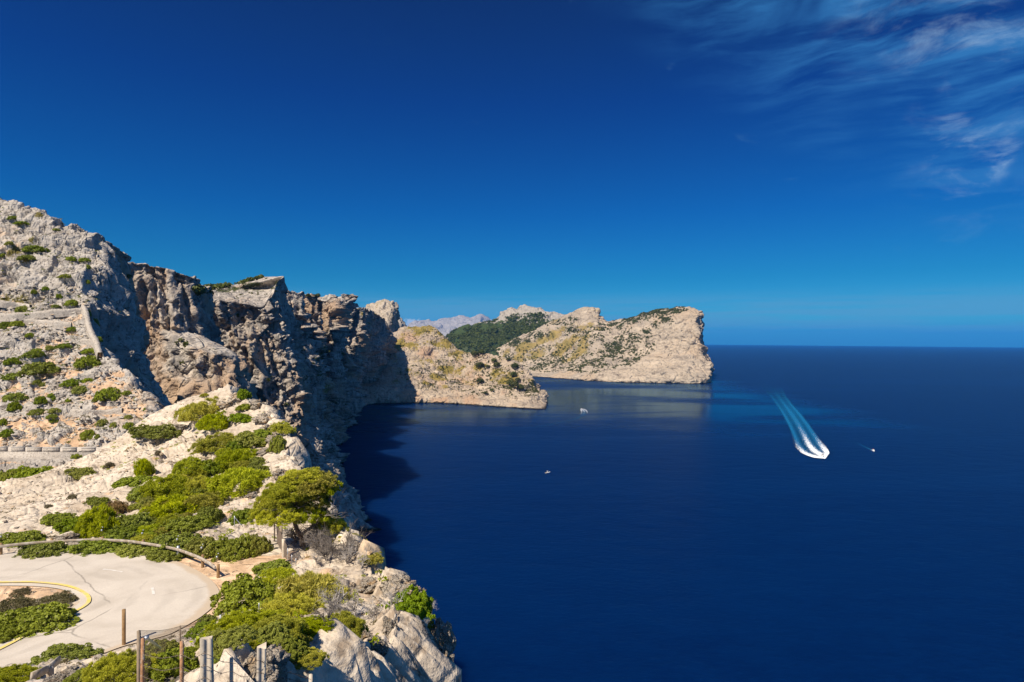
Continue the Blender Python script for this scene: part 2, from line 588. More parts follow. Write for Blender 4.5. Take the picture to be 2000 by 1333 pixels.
def cliff_station(top, foot, crest, back=(-220, 60, -50), prof=((0.93, 0.02), (0.75, 0.10), (0.5, 0.27), (0.28, 0.50), (0.10, 0.80))):
    """profile from land to sea: back, crest, edge, down the face, foot, under water"""
    t, f, c = np.array(top, float), np.array([foot[0], foot[1], 0.0]), np.array(crest, float)
    b = c + np.array(back)
    row = [b, c, t]
    for hf, k in prof:
        p = t + (f - t) * k
        p[2] = t[2] * hf
        row.append(p)
    row += [f, f + np.array([6, 0, -14.0])]
    return row


# ---- the long sea cliff (stations run from near to far)
def build_cliff():
    # plan of the wall: buttress faces look towards the camera, the walls between run away from it
    LEDGE = ((0.95, 0.015), (0.84, 0.06), (0.775, 0.30), (0.55, 0.48), (0.28, 0.70), (0.10, 0.90))
    HALF = ((0.95, 0.015), (0.84, 0.06), (0.76, 0.20), (0.52, 0.42), (0.28, 0.64), (0.10, 0.86))
    PIN = ((0.93, 0.02), (0.75, 0.08), (0.60, 0.16), (0.56, 0.40), (0.30, 0.66), (0.10, 0.88))
    STD = ((0.94, 0.02), (0.80, 0.08), (0.62, 0.18), (0.42, 0.34), (0.25, 0.54), (0.10, 0.80))
    def W3(x, y, z):
        return np.array([x, y, z], float)
    T = [((205, 490, 262), (-95, 250), None, STD),
         ((230, 505, 282), (-108, 270), None, STD),
         ((254, 521, 300), (-124, 292), None, STD),
         (W3(-222, 322, 226), (-168, 320), None, STD),          # first gully; its unseen head is cut back to let sun onto the buttress
         (W3(-292, 338, 226), (-205, 335), None, STD),
         (W3(-300, 378, 226), (-212, 362), None, STD),
         ((262, 524, 404), (-176, 358), None, STD),             # ochre buttress
         ((300, 530, 408), (-146, 345), None, HALF),
         ((345, 540, 414), (-108, 352), None, LEDGE),
         ((377, 551, 422), (-90, 378), None, LEDGE),
         ((388, 560, 450), (-108, 436), None, HALF),
         ((408, 575, 500), (-166, 505), None, STD),
         (W3(-322, 535, 229), (-232, 545), W3(-372, 610, 236), STD),   # second gully, cut out of view so sun reaches the second buttress
         (W3(-352, 566, 229), (-246, 565), W3(-372, 680, 243), STD),
         (W3(-340, 604, 229), (-246, 590), P(420, 566, 720), STD),
         ((431, 583, 632), (-238, 588), (448, 562, 740), STD),          # second buttress
         ((470, 586, 640), (-205, 582), (480, 556, 770), STD),
         ((515, 592, 648), (-162, 590), (515, 547, 760), STD),
         ((540, 553, 664), (-140, 612), (534, 543, 690), STD),
         ((544, 562, 676), (-148, 642), (537, 556, 700), STD),
         ((549, 574, 692), (-158, 672), (544, 573, 710), STD),
         ((553, 572, 800), (-208, 760), None, STD),
         (W3(-372, 880, 257), (-290, 830), None, STD),           # teeth of the receding wall, each with a face towards the camera
         ((564, 575, 930), (-288, 850), None, STD),
         ((592, 576, 945), (-258, 868), None, STD),
         (W3(-392, 1040, 262), (-292, 905), None, STD),
         ((602, 581, 1085), (-278, 915), None, PIN),
         ((624, 580, 1100), (-272, 948), None, PIN),
         (W3(-432, 1215, 266), (-322, 1040), None, STD),
         ((638, 586, 1245), (-326, 1100), None, STD),
         ((657, 581, 1260), (-326, 1150), None, STD),
         (W3(-468, 1400, 270), (-372, 1260), None, STD),
         ((668, 589, 1440), (-376, 1330), (672, 585, 1460), STD),
         ((690, 587, 1455), (-380, 1400), (689, 577, 1475), STD),
         (W3(-500, 1600, 268), (-432, 1500), None, STD),
         ((706, 606, 1690), (-436, 1560), None, STD),
         ((716, 606, 1790), (-464, 1640), None, STD),
         ((729, 611, 1880), (-486, 1740), None, STD),
         ((745, 622, 1960), (-490, 1830), None, STD),
         ((757, 636, 2020), (-484, 1930), None, STD),
         ((766, 652, 2080), (-474, 2010), None, STD)]
    net = []
    for top, foot, crest, prof in T:
        tp = top if isinstance(top, np.ndarray) else P(*top)
        cp = crest if isinstance(crest, np.ndarray) else P(*crest) if crest else tp + np.array([-18, 6, 1.5])
        net.append(cliff_station(tp, foot, cp, prof=prof))
    nu, nv = 1050, 300
    mids = np.array([net[i][2][1] for i in range(len(net))])
    G = loft(net, nu, nv, du=1.0 / (0.5 * (mids[1:] + mids[:-1]) + 150), dv=(0.12, 0.8, 1.6, 1.5, 1.3, 1.2, 1.2, 1.2, 1.1, 0.6))
    N = grid_normals(G)
    V = G.reshape(-1, 3)
    n = N.reshape(-1, 3)
    if n[:, 0].mean() < 0:
        n = -n
    steep = sstep(0.80, 0.45, n[:, 2])
    sc = np.clip(V[:, 1] / 800.0, 0.42, 1.3)
    q = V * np.array([1, 1, 0.45])
    # buttresses: each juts out with a face towards the camera side, then runs back
    wob = fbm(q / 70.0, 3, 3)
    wob2 = fbm(q / 24.0, 3, 13)
    lean = V[:, 2] * 0.22

    def saw(x, rise=0.28):
        f_ = x - np.floor(x)
        return np.where(f_ < rise, sstep(0, rise, f_), 1 - (f_ - rise) / (1 - rise))
    jm = int(nv * 0.45)
    arc = np.concatenate([[0], np.cumsum(np.linalg.norm(np.diff(G[:, jm, :2], axis=0), axis=1))])
    arc = np.repeat(arc, nv)
    fin = saw((arc + lean) / 128.0 + 0.75 * wob, 0.20)
    fin2 = saw((arc + lean * 1.2) / 36.0 + 0.9 * wob2 + 0.6 * wob, 0.25)
    fin3 = saw((arc + lean * 0.5) / 12.0 + 0.8 * fbm(q / 12.0, 3, 23), 0.35)
    low_w = 0.70 + 0.30 * sstep(0.0, 1.0, 1 - V[:, 2] / 260.0)
    fc = facets(V * np.array([1, 1, 0.5]) / 24.0, 21)
    fc2 = facets(V * np.array([1, 1, 0.6]) / 8.5, 33, sharp=45.0)
    fc3 = facets(V * np.array([1, 1, 0.8]) / 3.6, 43, sharp=45.0)
    d = (0.06 + 0.94 * steep) * sc * (9.0 * (1 + 3.6 * sstep(760, 980, V[:, 1])) * low_w * (fin - 0.55) + 11.0 * (fin2 - 0.5) + 4.0 * (fin3 - 0.5) + 17.0 * fc + 13.0 * fc2 + 6.5 * fc3)
    ztop = np.repeat(G[:, :, 2].max(1), nv)
    depth = ztop - V[:, 2]
    d = np.where(d > 0, d * (0.15 + 0.85 * sstep(2, 40, depth)), d)
    tip = 1 - np.exp(-(((V - P(542, 552, 685)) ** 2).sum(1) / 40.0 ** 2) ** 2)
    d = d * tip
    # caves and overhang shadows
    cav = fbm(V * np.array([1, 1, 0.7]) / 36.0, 3, 71)
    d -= steep * 14.0 * sstep(0.28, 0.62, cav) * sc * sstep(10, 50, depth)
    out = n.copy()
    out[:, 2] *= 0.35
    V2 = V + out * d[:, None]
    V2[:, 2] += sc * (7.0 * fc + 3.5 * fc2) * sstep(60, 5, depth) * tip
    slope_up = 1 - steep
    warmth = np.clip(0.42 + 0.5 * fbm(V / 90.0, 3, 5) + 0.35 * fbm(V / 30.0, 2, 8), 0, 1) * steep
    # ochre buttress by the notch, ochre faces further along
    for pp, r in ((P(300, 580, 400), 60), (P(345, 590, 405), 60), (P(330, 650, 395), 50), (P(480, 640, 640), 60), (P(520, 620, 645), 55), (P(500, 690, 630), 50), (P(720, 740, 1720), 110), (P(610, 780, 930), 40)):
        warmth = np.maximum(warmth, (0.50 + 0.25 * fbm(V / 22.0, 3, 12)) * np.exp(-((V - pp) ** 2).sum(1) / r ** 2))
    register('cliff', V2)
    slope_up = slope_up * 0.9
    sc_b = pixel_blobs('cliff', [(395, 571, 14), (425, 565, 20), (455, 560, 18), (480, 556, 18), (500, 550, 12), (615, 578, 6), (640, 690, 26), (625, 730, 22), (650, 780, 20),
                                 (245, 545, 9), (228, 560, 8), (700, 610, 8), (530, 740, 9), (665, 730, 14), (600, 740, 10)])
    scrub = 0.62 * blobs(V2, sc_b) + slope_up * (0.20 + 0.42 * fbm(V / 9.0, 4, 61))
    grass = np.clip(slope_up * (0.15 + 0.5 * fbm(V / 26.0, 3, 62)), 0, 1)
    grass = np.maximum(grass, 0.7 * blobs(V2, pixel_blobs('cliff', [(708, 612, 9), (722, 628, 10), (727, 660, 8), (675, 690, 8), (735, 625, 10), (750, 610, 12), (640, 760, 16), (630, 700, 16)])))
    me = mesh_np('sea_cliff', V2, grid_faces(nu, nv), dict(soil=np.zeros(len(V)), grass=grass, scrub=scrub, warmth=warmth))
    mat = rock_mat('cliff_limestone', (0.45, 0.405, 0.355), (0.36, 0.32, 0.28), (0.11, 0.095, 0.085), 13.0, bump=2.6, warm=(0.40, 0.29, 0.205),
                   scrub=(0.05, 0.06, 0.02), tide=True,
                   strata_streaks=((0.0, 0.0, 0.0), (0.16, 0.16, 0.022), (0.15, 0.14, 0.135), 0.8))  # water-stain streaks, deepened in the colour to stand in for relief shading
    return tag(link('sea_cliff', me, mat), 'tall grey and ochre limestone cliff wall falling to the sea', 'cliff', kind='structure')


build_cliff()


# ---- promontory in the bay
def face_net(rows, back=(0, 260)):
    """rows: crest, m1, m2 as (px,py,Y), foot as (px,py)"""
    net = []
    for crest, m1, m2, foot in rows:
        c, a, b, f = P(*crest), P(*m1), P(*m2), sea_pt(*foot)
        bk = c + np.array([back[0], back[1], 0.0])
        bk[2] = -8
        mid = (c + bk) / 2 + np.array([0, 0, 6.0])
        ins = f + (b - f) * 0.08
        ins[2] = max(2.0, b[2] * 0.22)
        net.append([bk, mid, c, a, b, ins, f, f + np.array([0, -6, -14.0])])
    return net


def build_promontory():
    rows = [((690, 632, 2330), (696, 668, 2200), (694, 720, 2060), (690, 797)),
            ((740, 655, 2240), (730, 690, 2130), (722, 730, 2030), (715, 792)),
            ((775, 645, 2230), (768, 668, 2140), (752, 715, 2010), (738, 790)),
            ((812, 640, 2240), (806, 664, 2160), (790, 715, 2010), (775, 789)),
            ((842, 641, 2240), (838, 668, 2160), (825, 720, 2020), (812, 788)),
            ((862, 655, 2225), (865, 690, 2130), (862, 735, 2020), (850, 788)),
            ((890, 680, 2200), (892, 706, 2110), (890, 745, 2010), (888, 790)),
            ((915, 690, 2170), (920, 718, 2080), (925, 750, 2000), (925, 792)),
            ((950, 691, 2150), (955, 720, 2060), (962, 755, 1970), (965, 795)),
            ((985, 698, 2110), (992, 728, 2020), (997, 760, 1950), (1000, 797)),
            ((1018, 714, 2060), (1025, 740, 1980), (1030, 765, 1920), (1032, 799)),
            ((1036, 735, 2000), (1042, 754, 1945), (1047, 770, 1905), (1050, 800)),
            ((1048, 757, 1950), (1054, 768, 1915), (1058, 779, 1890), (1060, 800)),
            ((1056, 767, 1950), (1061, 774, 1930), (1064, 784, 1905), (1066, 799)),
            ((1056, 768, 2010), (1062, 775, 2010), (1065, 784, 2005), (1067, 795))]
    nu, nv = 430, 170
    G = loft(face_net(rows, (0, 150)), nu, nv, dv=(0.1, 0.3, 1.1, 1.1, 1.1, 1.2, 0.7))
    N = grid_normals(G).reshape(-1, 3)
    V = G.reshape(-1, 3)
    if N[:, 1].mean() > 0:
        N = -N
    steep = sstep(0.85, 0.45, N[:, 2])
    big = fbm(V / 70.0, 4, 100, ridged=True)
    rightness = sstep(-330, -60, V[:, 0])
    qd = V @ np.array([[0.86, 0.0, 0.5], [0, 1, 0], [-0.5, 0, 0.86]]).T * np.array([0.45, 1, 1.2])
    d = (0.45 + 0.55 * steep) * ((13.0 - 3 * rightness) * big + 24.0 * facets(qd / 60.0, 121) + 11.0 * facets(qd / 24.0, 133) + 2.5 * facets(V / 10.0, 143))
    lowz = sstep(0, 18, V[:, 2])
    d *= 0.45 + 0.55 * lowz
    V2 = V + N * d[:, None]
    register('prom', V2)
    cv = [(c, r) for c, r in pixel_blobs('prom', [(845, 690, 9), (852, 668, 9)])]
    V2 = V2 - N * (14.0 * blobs(V, cv))[:, None]
    register('prom', V2)
    warm = np.clip(0.25 + 0.6 * fbm(V / 60.0, 3, 155), 0, 1)
    warm = np.maximum(warm, 0.9 * blobs(V, pixel_blobs('prom', [(800, 655, 26), (835, 690, 26), (760, 720, 26), (790, 735, 22), (715, 745, 34), (740, 690, 20), (860, 790, 30), (800, 770, 30)])))
    grass = blobs(V, pixel_blobs('prom', [(830, 638, 24), (860, 648, 16), (875, 672, 20), (762, 680, 18), (780, 672, 16), (800, 676, 14), (765, 672, 12), (865, 722, 16), (850, 735, 16), (835, 745, 14), (970, 725, 14), (890, 690, 12),
                                           (940, 715, 12), (985, 745, 12), (1000, 735, 12), (905, 715, 8), (960, 755, 12), (840, 760, 12), (870, 755, 10)]))
    grass = np.clip(0.62 * grass + 0.26 + 0.55 * fbm(V / 30.0, 5, 166), 0, 1) * (0.25 + 0.75 * sstep(25, 55, V[:, 2]))
    scrub = np.clip(0.10 + 0.42 * fbm(V / 8.0, 4, 177), 0, 1) * sstep(30, 60, V[:, 2]) * (0.55 + 0.45 * rightness)
    me = mesh_np('promontory', V2, grid_faces(nu, nv), dict(soil=np.zeros(len(V)), grass=grass, scrub=scrub, warmth=warm))
    mat = rock_mat('promontory_limestone', (0.47, 0.38, 0.285), (0.38, 0.31, 0.24), (0.18, 0.14, 0.105), 32.0, bump=7.0, warm=(0.41, 0.28, 0.19),
                   grass=(0.29, 0.215, 0.06), scrub=(0.05, 0.06, 0.015), tide=True,
                   strata_streaks=((0, 0.55, 0), (0.010, 0.012, 0.075), (0.26, 0.20, 0.155), 0.5))
    return tag(link('promontory', me, mat), 'low pale rocky promontory with grass and dark pines in the bay', 'promontory', kind='structure')


build_promontory()


# ---- far headland with its sheer seaward face
def build_headland():
    rows = [((880, 705, 4300), (905, 712, 4100), (930, 722, 3900), (965, 731)),
            ((955, 692, 4200), (985, 706, 3950), (1010, 720, 3760), (1042, 736)),
            ((1010, 662, 4100), (1035, 690, 3850), (1055, 715, 3620), (1080, 739)),
            ((1060, 640, 4050), (1080, 675, 3780), (1095, 708, 3540), (1110, 741)),
            ((1105, 618, 4000), (1118, 660, 3700), (1128, 700, 3450), (1140, 744)),
            ((1135, 601, 3960), (1145, 648, 3640), (1155, 695, 3380), (1165, 745)),
            ((1156, 600, 3920), (1165, 645, 3600), (1175, 695, 3320), (1188, 746)),
            ((1165, 618, 3860), (1180, 655, 3540), (1195, 700, 3280), (1210, 747)),
            ((1188, 633, 3750), (1205, 665, 3460), (1218, 704, 3230), (1232, 748)),
            ((1215, 626, 3660), (1232, 662, 3380), (1243, 704, 3180), (1252, 748)),
            ((1250, 616, 3560), (1268, 656, 3300), (1278, 700, 3130), (1284, 749)),
            ((1285, 606, 3470), (1302, 648, 3240), (1312, 698, 3100), (1318, 749)),
            ((1318, 602, 3400), (1330, 640, 3200), (1338, 694, 3080), (1344, 750)),
            ((1344, 603, 3340), (1352, 640, 3180), (1360, 694, 3080), (1366, 750)),
            ((1357, 608, 3290), (1364, 645, 3180), (1374, 696, 3100), (1381, 749)),
            ((1361, 614, 3330), (1367, 650, 3290), (1377, 700, 3230), (1384, 745)),
            ((1350, 618, 3700), (1356, 655, 3700), (1368, 700, 3600), (1376, 733))]
    nu, nv = 560, 220
    G = loft(face_net(rows, (0, 600)), nu, nv, dv=(0.05, 0.2, 1, 1, 1, 1, 0.6))
    N = grid_normals(G).reshape(-1, 3)
    V = G.reshape(-1, 3)
    if N[:, 1].mean() > 0:
        N = -N
    steep = sstep(0.80, 0.45, N[:, 2])
    big = fbm(V / 170.0, 4, 200, ridged=True)
    dip = V @ np.array([[0.80, 0.25, -0.55], [-0.2, 0.9, 0.1], [0.55, 0.2, 0.80]]).T * np.array([0.35, 1, 1.0])   # bedding dips to the left
    bed = fbm(dip / 38.0, 4, 210, ridged=True)
    lowz = sstep(0, 30, V[:, 2])
    d = (0.45 + 0.55 * steep) * (24 * big + 16.0 * bed + 34.0 * facets(dip / 110.0, 221) + 12.0 * facets(dip / 46.0, 233) + 3 * facets(V / 20.0, 244)) * (0.45 + 0.55 * lowz)
    V2 = V + N * d[:, None]
    register('head', V2)
    face = sstep(420, 760, V[:, 0])                       # the bare seaward end
    warm = np.clip(0.10 + 0.55 * fbm(V / 120.0, 3, 255) + 0.25 * face, 0, 1)
    warm = np.maximum(warm, blobs(V, pixel_blobs('head', [(1110, 728, 22), (1085, 730, 22), (1150, 735, 20), (1175, 622, 14), (1190, 634, 12)])))
    grass = blobs(V, pixel_blobs('head', [(1080, 655, 22), (1110, 668, 26), (1140, 655, 20), (1050, 690, 24), (1090, 690, 24), (1020, 680, 18), (1150, 632, 16), (1130, 690, 22), (1060, 665, 14), (1010, 700, 20),
                                          (1170, 640, 12), (990, 690, 14), (1150, 710, 16), (1100, 705, 18), (1120, 640, 12)]))
    grass = np.clip(0.60 * grass * (1 - face) + 0.22 + 0.60 * fbm(V / 75.0, 5, 266) * (1 - face) - 0.3 * face, 0, 1) * sstep(30, 80, V[:, 2])
    scrub = blobs(V, pixel_blobs('head', [(1210, 634, 12), (1235, 624, 14), (1262, 614, 16), (1290, 608, 14), (1320, 608, 12), (1300, 622, 12), (1285, 632, 10), (1265, 650, 8), (1230, 655, 7), (1200, 668, 7), (1100, 630, 7), (1115, 622, 6),
                                          (1060, 645, 8), (1045, 655, 7), (1085, 640, 7), (1120, 640, 9), (1010, 668, 9), (1030, 664, 9), (1000, 672, 8), (1335, 606, 6), (1180, 690, 7), (1160, 700, 7)]))
    scrub = np.clip(0.62 * scrub + 0.08 + 0.55 * fbm(V / 30.0, 5, 277) * (1 - 0.7 * face), 0, 1) * sstep(20, 60, V[:, 2])
    me = mesh_np('headland', V2, grid_faces(nu, nv), dict(soil=np.zeros(len(V)), grass=grass, scrub=scrub, warmth=warm))
    mat = rock_mat('headland_limestone', (0.47, 0.385, 0.29), (0.38, 0.32, 0.25), (0.19, 0.15, 0.115), 70.0, bump=16.0, warm=(0.43, 0.335, 0.24),
                   grass=(0.32, 0.235, 0.085), scrub=(0.05, 0.058, 0.02), tide=True,
                   strata_streaks=((0, 0.60, 0), (0.0045, 0.006, 0.036), (0.25, 0.21, 0.17), 0.5))
    return tag(link('headland', me, mat), 'far sunlit headland ending in a sheer pale rock face', 'headland', kind='structure')


build_headland()


def ridge_sheet(name, crest, drop, back, nu, nv, seed, sizes, amps, mat, label, cat, attr=None, key=None):
    """a hill: crest pixels at given depth, front slope falling towards the camera, back slope"""
    net = []
    for px, py, Y in crest:
        c = P(px, py, Y)
        f = c + np.array([0, -drop[0], 0.0]); f[2] = drop[1]
        m1 = c * 0.62 + f * 0.38; m1[2] += drop[2] * 0.5
        m2 = c * 0.3 + f * 0.7; m2[2] += drop[2]
        b = c + np.array([0, back, 0.0]); b[2] = -20
        net.append([b, c, m1, m2, f])
    G = loft(net, nu, nv, dv=(0.15, 1, 1, 1))
    N = grid_normals(G).reshape(-1, 3)
    V = G.reshape(-1, 3)
    if N[:, 2].mean() < 0:
        N = -N
    d = np.zeros(len(V), np.float32)
    for k, (s, a) in enumerate(zip(sizes, amps)):
        d += a * (fbm(V / s, 4, seed + k * 31, ridged=True) if k == 0 else 1.8 * facets(V / s, seed + k * 31))
    V2 = V + N * d[:, None]
    if key:
        register(key, V2)
    at = dict(soil=np.zeros(len(V)), grass=np.zeros(len(V)), scrub=np.zeros(len(V)), warmth=np.zeros(len(V)))
    if attr:
        at.update(attr(V2, N))
    me = mesh_np(name, V2, grid_faces(nu, nv), at)
    return tag(link(name, me, mat), label, cat, kind='structure')


hill_mat = rock_mat('hill_limestone', (0.38, 0.34, 0.29), (0.31, 0.28, 0.245), (0.22, 0.20, 0.175), 90.0, bump=8.0, scrub=(0.042, 0.062, 0.018))


def wooded(V, N):
    peak = sstep(-520, 120, V[:, 0])
    line = 330 + 60 * fbm(V / 260.0, 3, 5) + 20 * fbm(V / 60.0, 3, 6)
    bare = sstep(-25, 45, V[:, 2] - line)
    sc = np.clip(1.0 - 0.92 * bare + 0.22 * fbm(V / 55.0, 4, 7), 0, 1)
    return dict(scrub=sc, grass=np.clip(0.3 * bare, 0, 1) * 0.6)


ridge_sheet('wooded_hill', [(840, 690, 4700), (885, 658, 4700), (912, 645, 4700), (940, 634, 4720), (958, 630, 4740), (968, 622, 4780), (982, 609, 4800), (998, 602, 4820), (1010, 605, 4820), (1024, 598, 4800),
                            (1040, 608, 4750), (1060, 613, 4700), (1085, 618, 4680), (1110, 625, 4660), (1140, 645, 4650)],
            (900, -20, 20), 700, 420, 150, 300, (320, 120, 45), (34, 16, 6), hill_mat,
            'distant hill with dark pine woods under a bare grey rock top', 'hill', wooded, 'hill')

far_mat = rock_mat('far_limestone', (0.36, 0.335, 0.31), (0.28, 0.265, 0.25), (0.17, 0.155, 0.145), 200.0, bump=25.0)
ridge_sheet('mountain_range', [(700, 668, 24000), (760, 655, 24000), (800, 643, 24000), (820, 634, 24000), (845, 631, 24000), (870, 629, 24000), (895, 627, 24000), (915, 625, 24000), (930, 623, 24000), (941, 619, 24000),
                               (952, 622, 24000), (962, 628, 24000), (985, 636, 24000), (1040, 652, 24000), (1120, 672, 24000)],
            (5000, -40, 60), 4000, 380, 120, 400, (2200, 700, 240), (190, 90, 40), far_mat,
            'pale blue-grey mountain range on the far horizon', 'mountains')
ridge_sheet('rock_peak', [(765, 655, 3100), (772, 634, 3100), (778, 625, 3100), (783, 626, 3100), (789, 634, 3100), (797, 645, 3100), (810, 660, 3100)],
            (200, 150, 5), 200, 90, 60, 500, (60, 25, 10), (9, 6, 3), hill_mat, 'small pointed grey peak behind the rocky knob', 'peak')


knob_mat = rock_mat('knob_limestone', (0.45, 0.385, 0.31), (0.38, 0.32, 0.25), (0.22, 0.19, 0.16), 30.0, bump=3.0, grass=(0.28, 0.21, 0.08), scrub=(0.05, 0.055, 0.02))


def knob_cover(V, N):
    return dict(grass=np.clip(0.30 + 0.5 * fbm(V / 30.0, 3, 640), 0, 1), scrub=np.clip(0.05 + 0.4 * fbm(V / 14.0, 3, 641), 0, 1))


ridge_sheet('rock_knob', [(640, 660, 2500), (672, 640, 2500), (695, 628, 2500), (712, 616, 2480), (728, 604, 2450), (742, 596, 2430), (752, 593, 2420), (764, 595, 2420), (771, 599, 2420), (774, 606, 2430), (775, 622, 2440), (777, 645, 2450), (782, 668, 2460)],
            (330, 150, 15), 250, 220, 110, 600, (70, 30, 12), (14, 9, 4), knob_mat, 'rounded rock knob standing over the cliff end', 'rock', knob_cover)


# ------------------------------------------------------------------ near land: road plane, hillside, mountain slope
ROAD_Z = 177.0


def on_plane(px, py, z=ROAD_Z):
    u, v = px - 1000.0, py - 666.5
    d = (u * RIGHT - v * UP) / FPX
    return P(px, py, (z - CAM_H) / d[2])


OUT_PX = [(-420, 1118), (-200, 1102), (-80, 1091), (0, 1083), (70, 1077), (140, 1073), (200, 1074), (260, 1079), (310, 1087), (350, 1099), (385, 1115), (410, 1131), (426, 1150),
          (428, 1168), (415, 1187), (392, 1206), (362, 1224), (330, 1240), (290, 1251), (244, 1262), (205, 1276), (170, 1289), (110, 1306), (40, 1322), (-80, 1350), (-300, 1400)]
IN_PX = [(-420, 1162), (-200, 1152), (-80, 1147), (0, 1145), (40, 1145), (70, 1146), (95, 1148), (115, 1151), (130, 1155), (142, 1160), (150, 1165), (155, 1169), (157, 1173),
         (156, 1177), (152, 1181), (145, 1186), (135, 1191), (122, 1197), (105, 1204), (86, 1212), (66, 1222), (45, 1233), (20, 1246), (-5, 1259), (-80, 1290), (-300, 1370)]
YEL_PX = [(-420, 1148), (-200, 1142), (-80, 1138), (0, 1137), (57, 1136.5), (85, 1138), (115, 1141), (135, 1145), (149, 1149.5), (162, 1156), (170, 1162), (174, 1169), (172, 1177),
          (164, 1184), (150, 1192), (130, 1201), (105, 1212), (86, 1221), (58, 1236), (29, 1252), (0, 1267), (-80, 1305), (-300, 1388)]
OUT_W = catmull(np.array([on_plane(*p) for p in OUT_PX]), 160)
IN_W = catmull(np.array([on_plane(*p) for p in IN_PX]), 160)
ROAD_POLY = np.concatenate([OUT_W[:, :2], IN_W[::-1, :2]])


def poly_sd(x, y, poly):
    """signed distance to polygon (inside negative)"""
    p = np.stack([x, y], 1)
    best = np.full(len(p), 1e9)
    inside = np.zeros(len(p), bool)
    m = len(poly)
    for i in range(m):
        a, b = poly[i], poly[(i + 1) % m]
        e = b - a
        w_ = p - a
        tt = np.clip((w_ @ e) / max(e @ e, 1e-12), 0, 1)
        dd = w_ - tt[:, None] * e
        best = np.minimum(best, (dd * dd).sum(1))
        cross = (a[1] > p[:, 1]) != (b[1] > p[:, 1])
        xi = a[0] + (p[:, 1] - a[1]) * e[0] / (e[1] if abs(e[1]) > 1e-12 else 1e-12)
        inside ^= cross & (p[:, 0] < xi)
    return np.sqrt(best) * np.where(inside, -1, 1)


def shore_sheet(rows_y, xl, xe, zf, prof, ncol, ncl):
    """land from xl(y) to the edge xe(y) at height zf, then down a cliff profile [(dx,dz)...]"""
    ys = rows_y
    XL, XE = xl(ys), xe(ys)
    t = np.linspace(0, 1, ncol)
    X = XL[:, None] + (XE - XL)[:, None] * t[None]
    Yg = np.repeat(ys[:, None], ncol, 1)
    Z = zf(X, Yg)
    pr = np.array(prof, float)
    pr = catmull(pr[:, None, :], ncl + 1)[1:, 0]
    ze = Z[:, -1:]
    bot = -12.0
    kz = np.clip((ze - bot) / (-pr[-1, 1]), 0.0, 1.0)
    Xc = XE[:, None] + pr[None, :, 0]
    Zc = ze + pr[None, :, 1] * kz
    Yc = np.repeat(ys[:, None], ncl, 1)
    return np.stack([np.concatenate([X, Xc], 1), np.concatenate([Yg, Yc], 1), np.concatenate([Z, Zc], 1)], -1)


def curve1(pts):
    a = np.array(pts, float)

    def f(y):
        return catmull_at(a, y)
    return f


def catmull_at(a, y):
    k = np.clip(np.searchsorted(a[:, 0], y, side='right') - 1, 0, len(a) - 2)
    f = np.clip((y - a[k, 0]) / (a[k + 1, 0] - a[k, 0]), 0, 1)
    f = f * f * (3 - 2 * f) * 0.5 + f * 0.5
    return a[k, 1] + (a[k + 1, 1] - a[k, 1]) * f


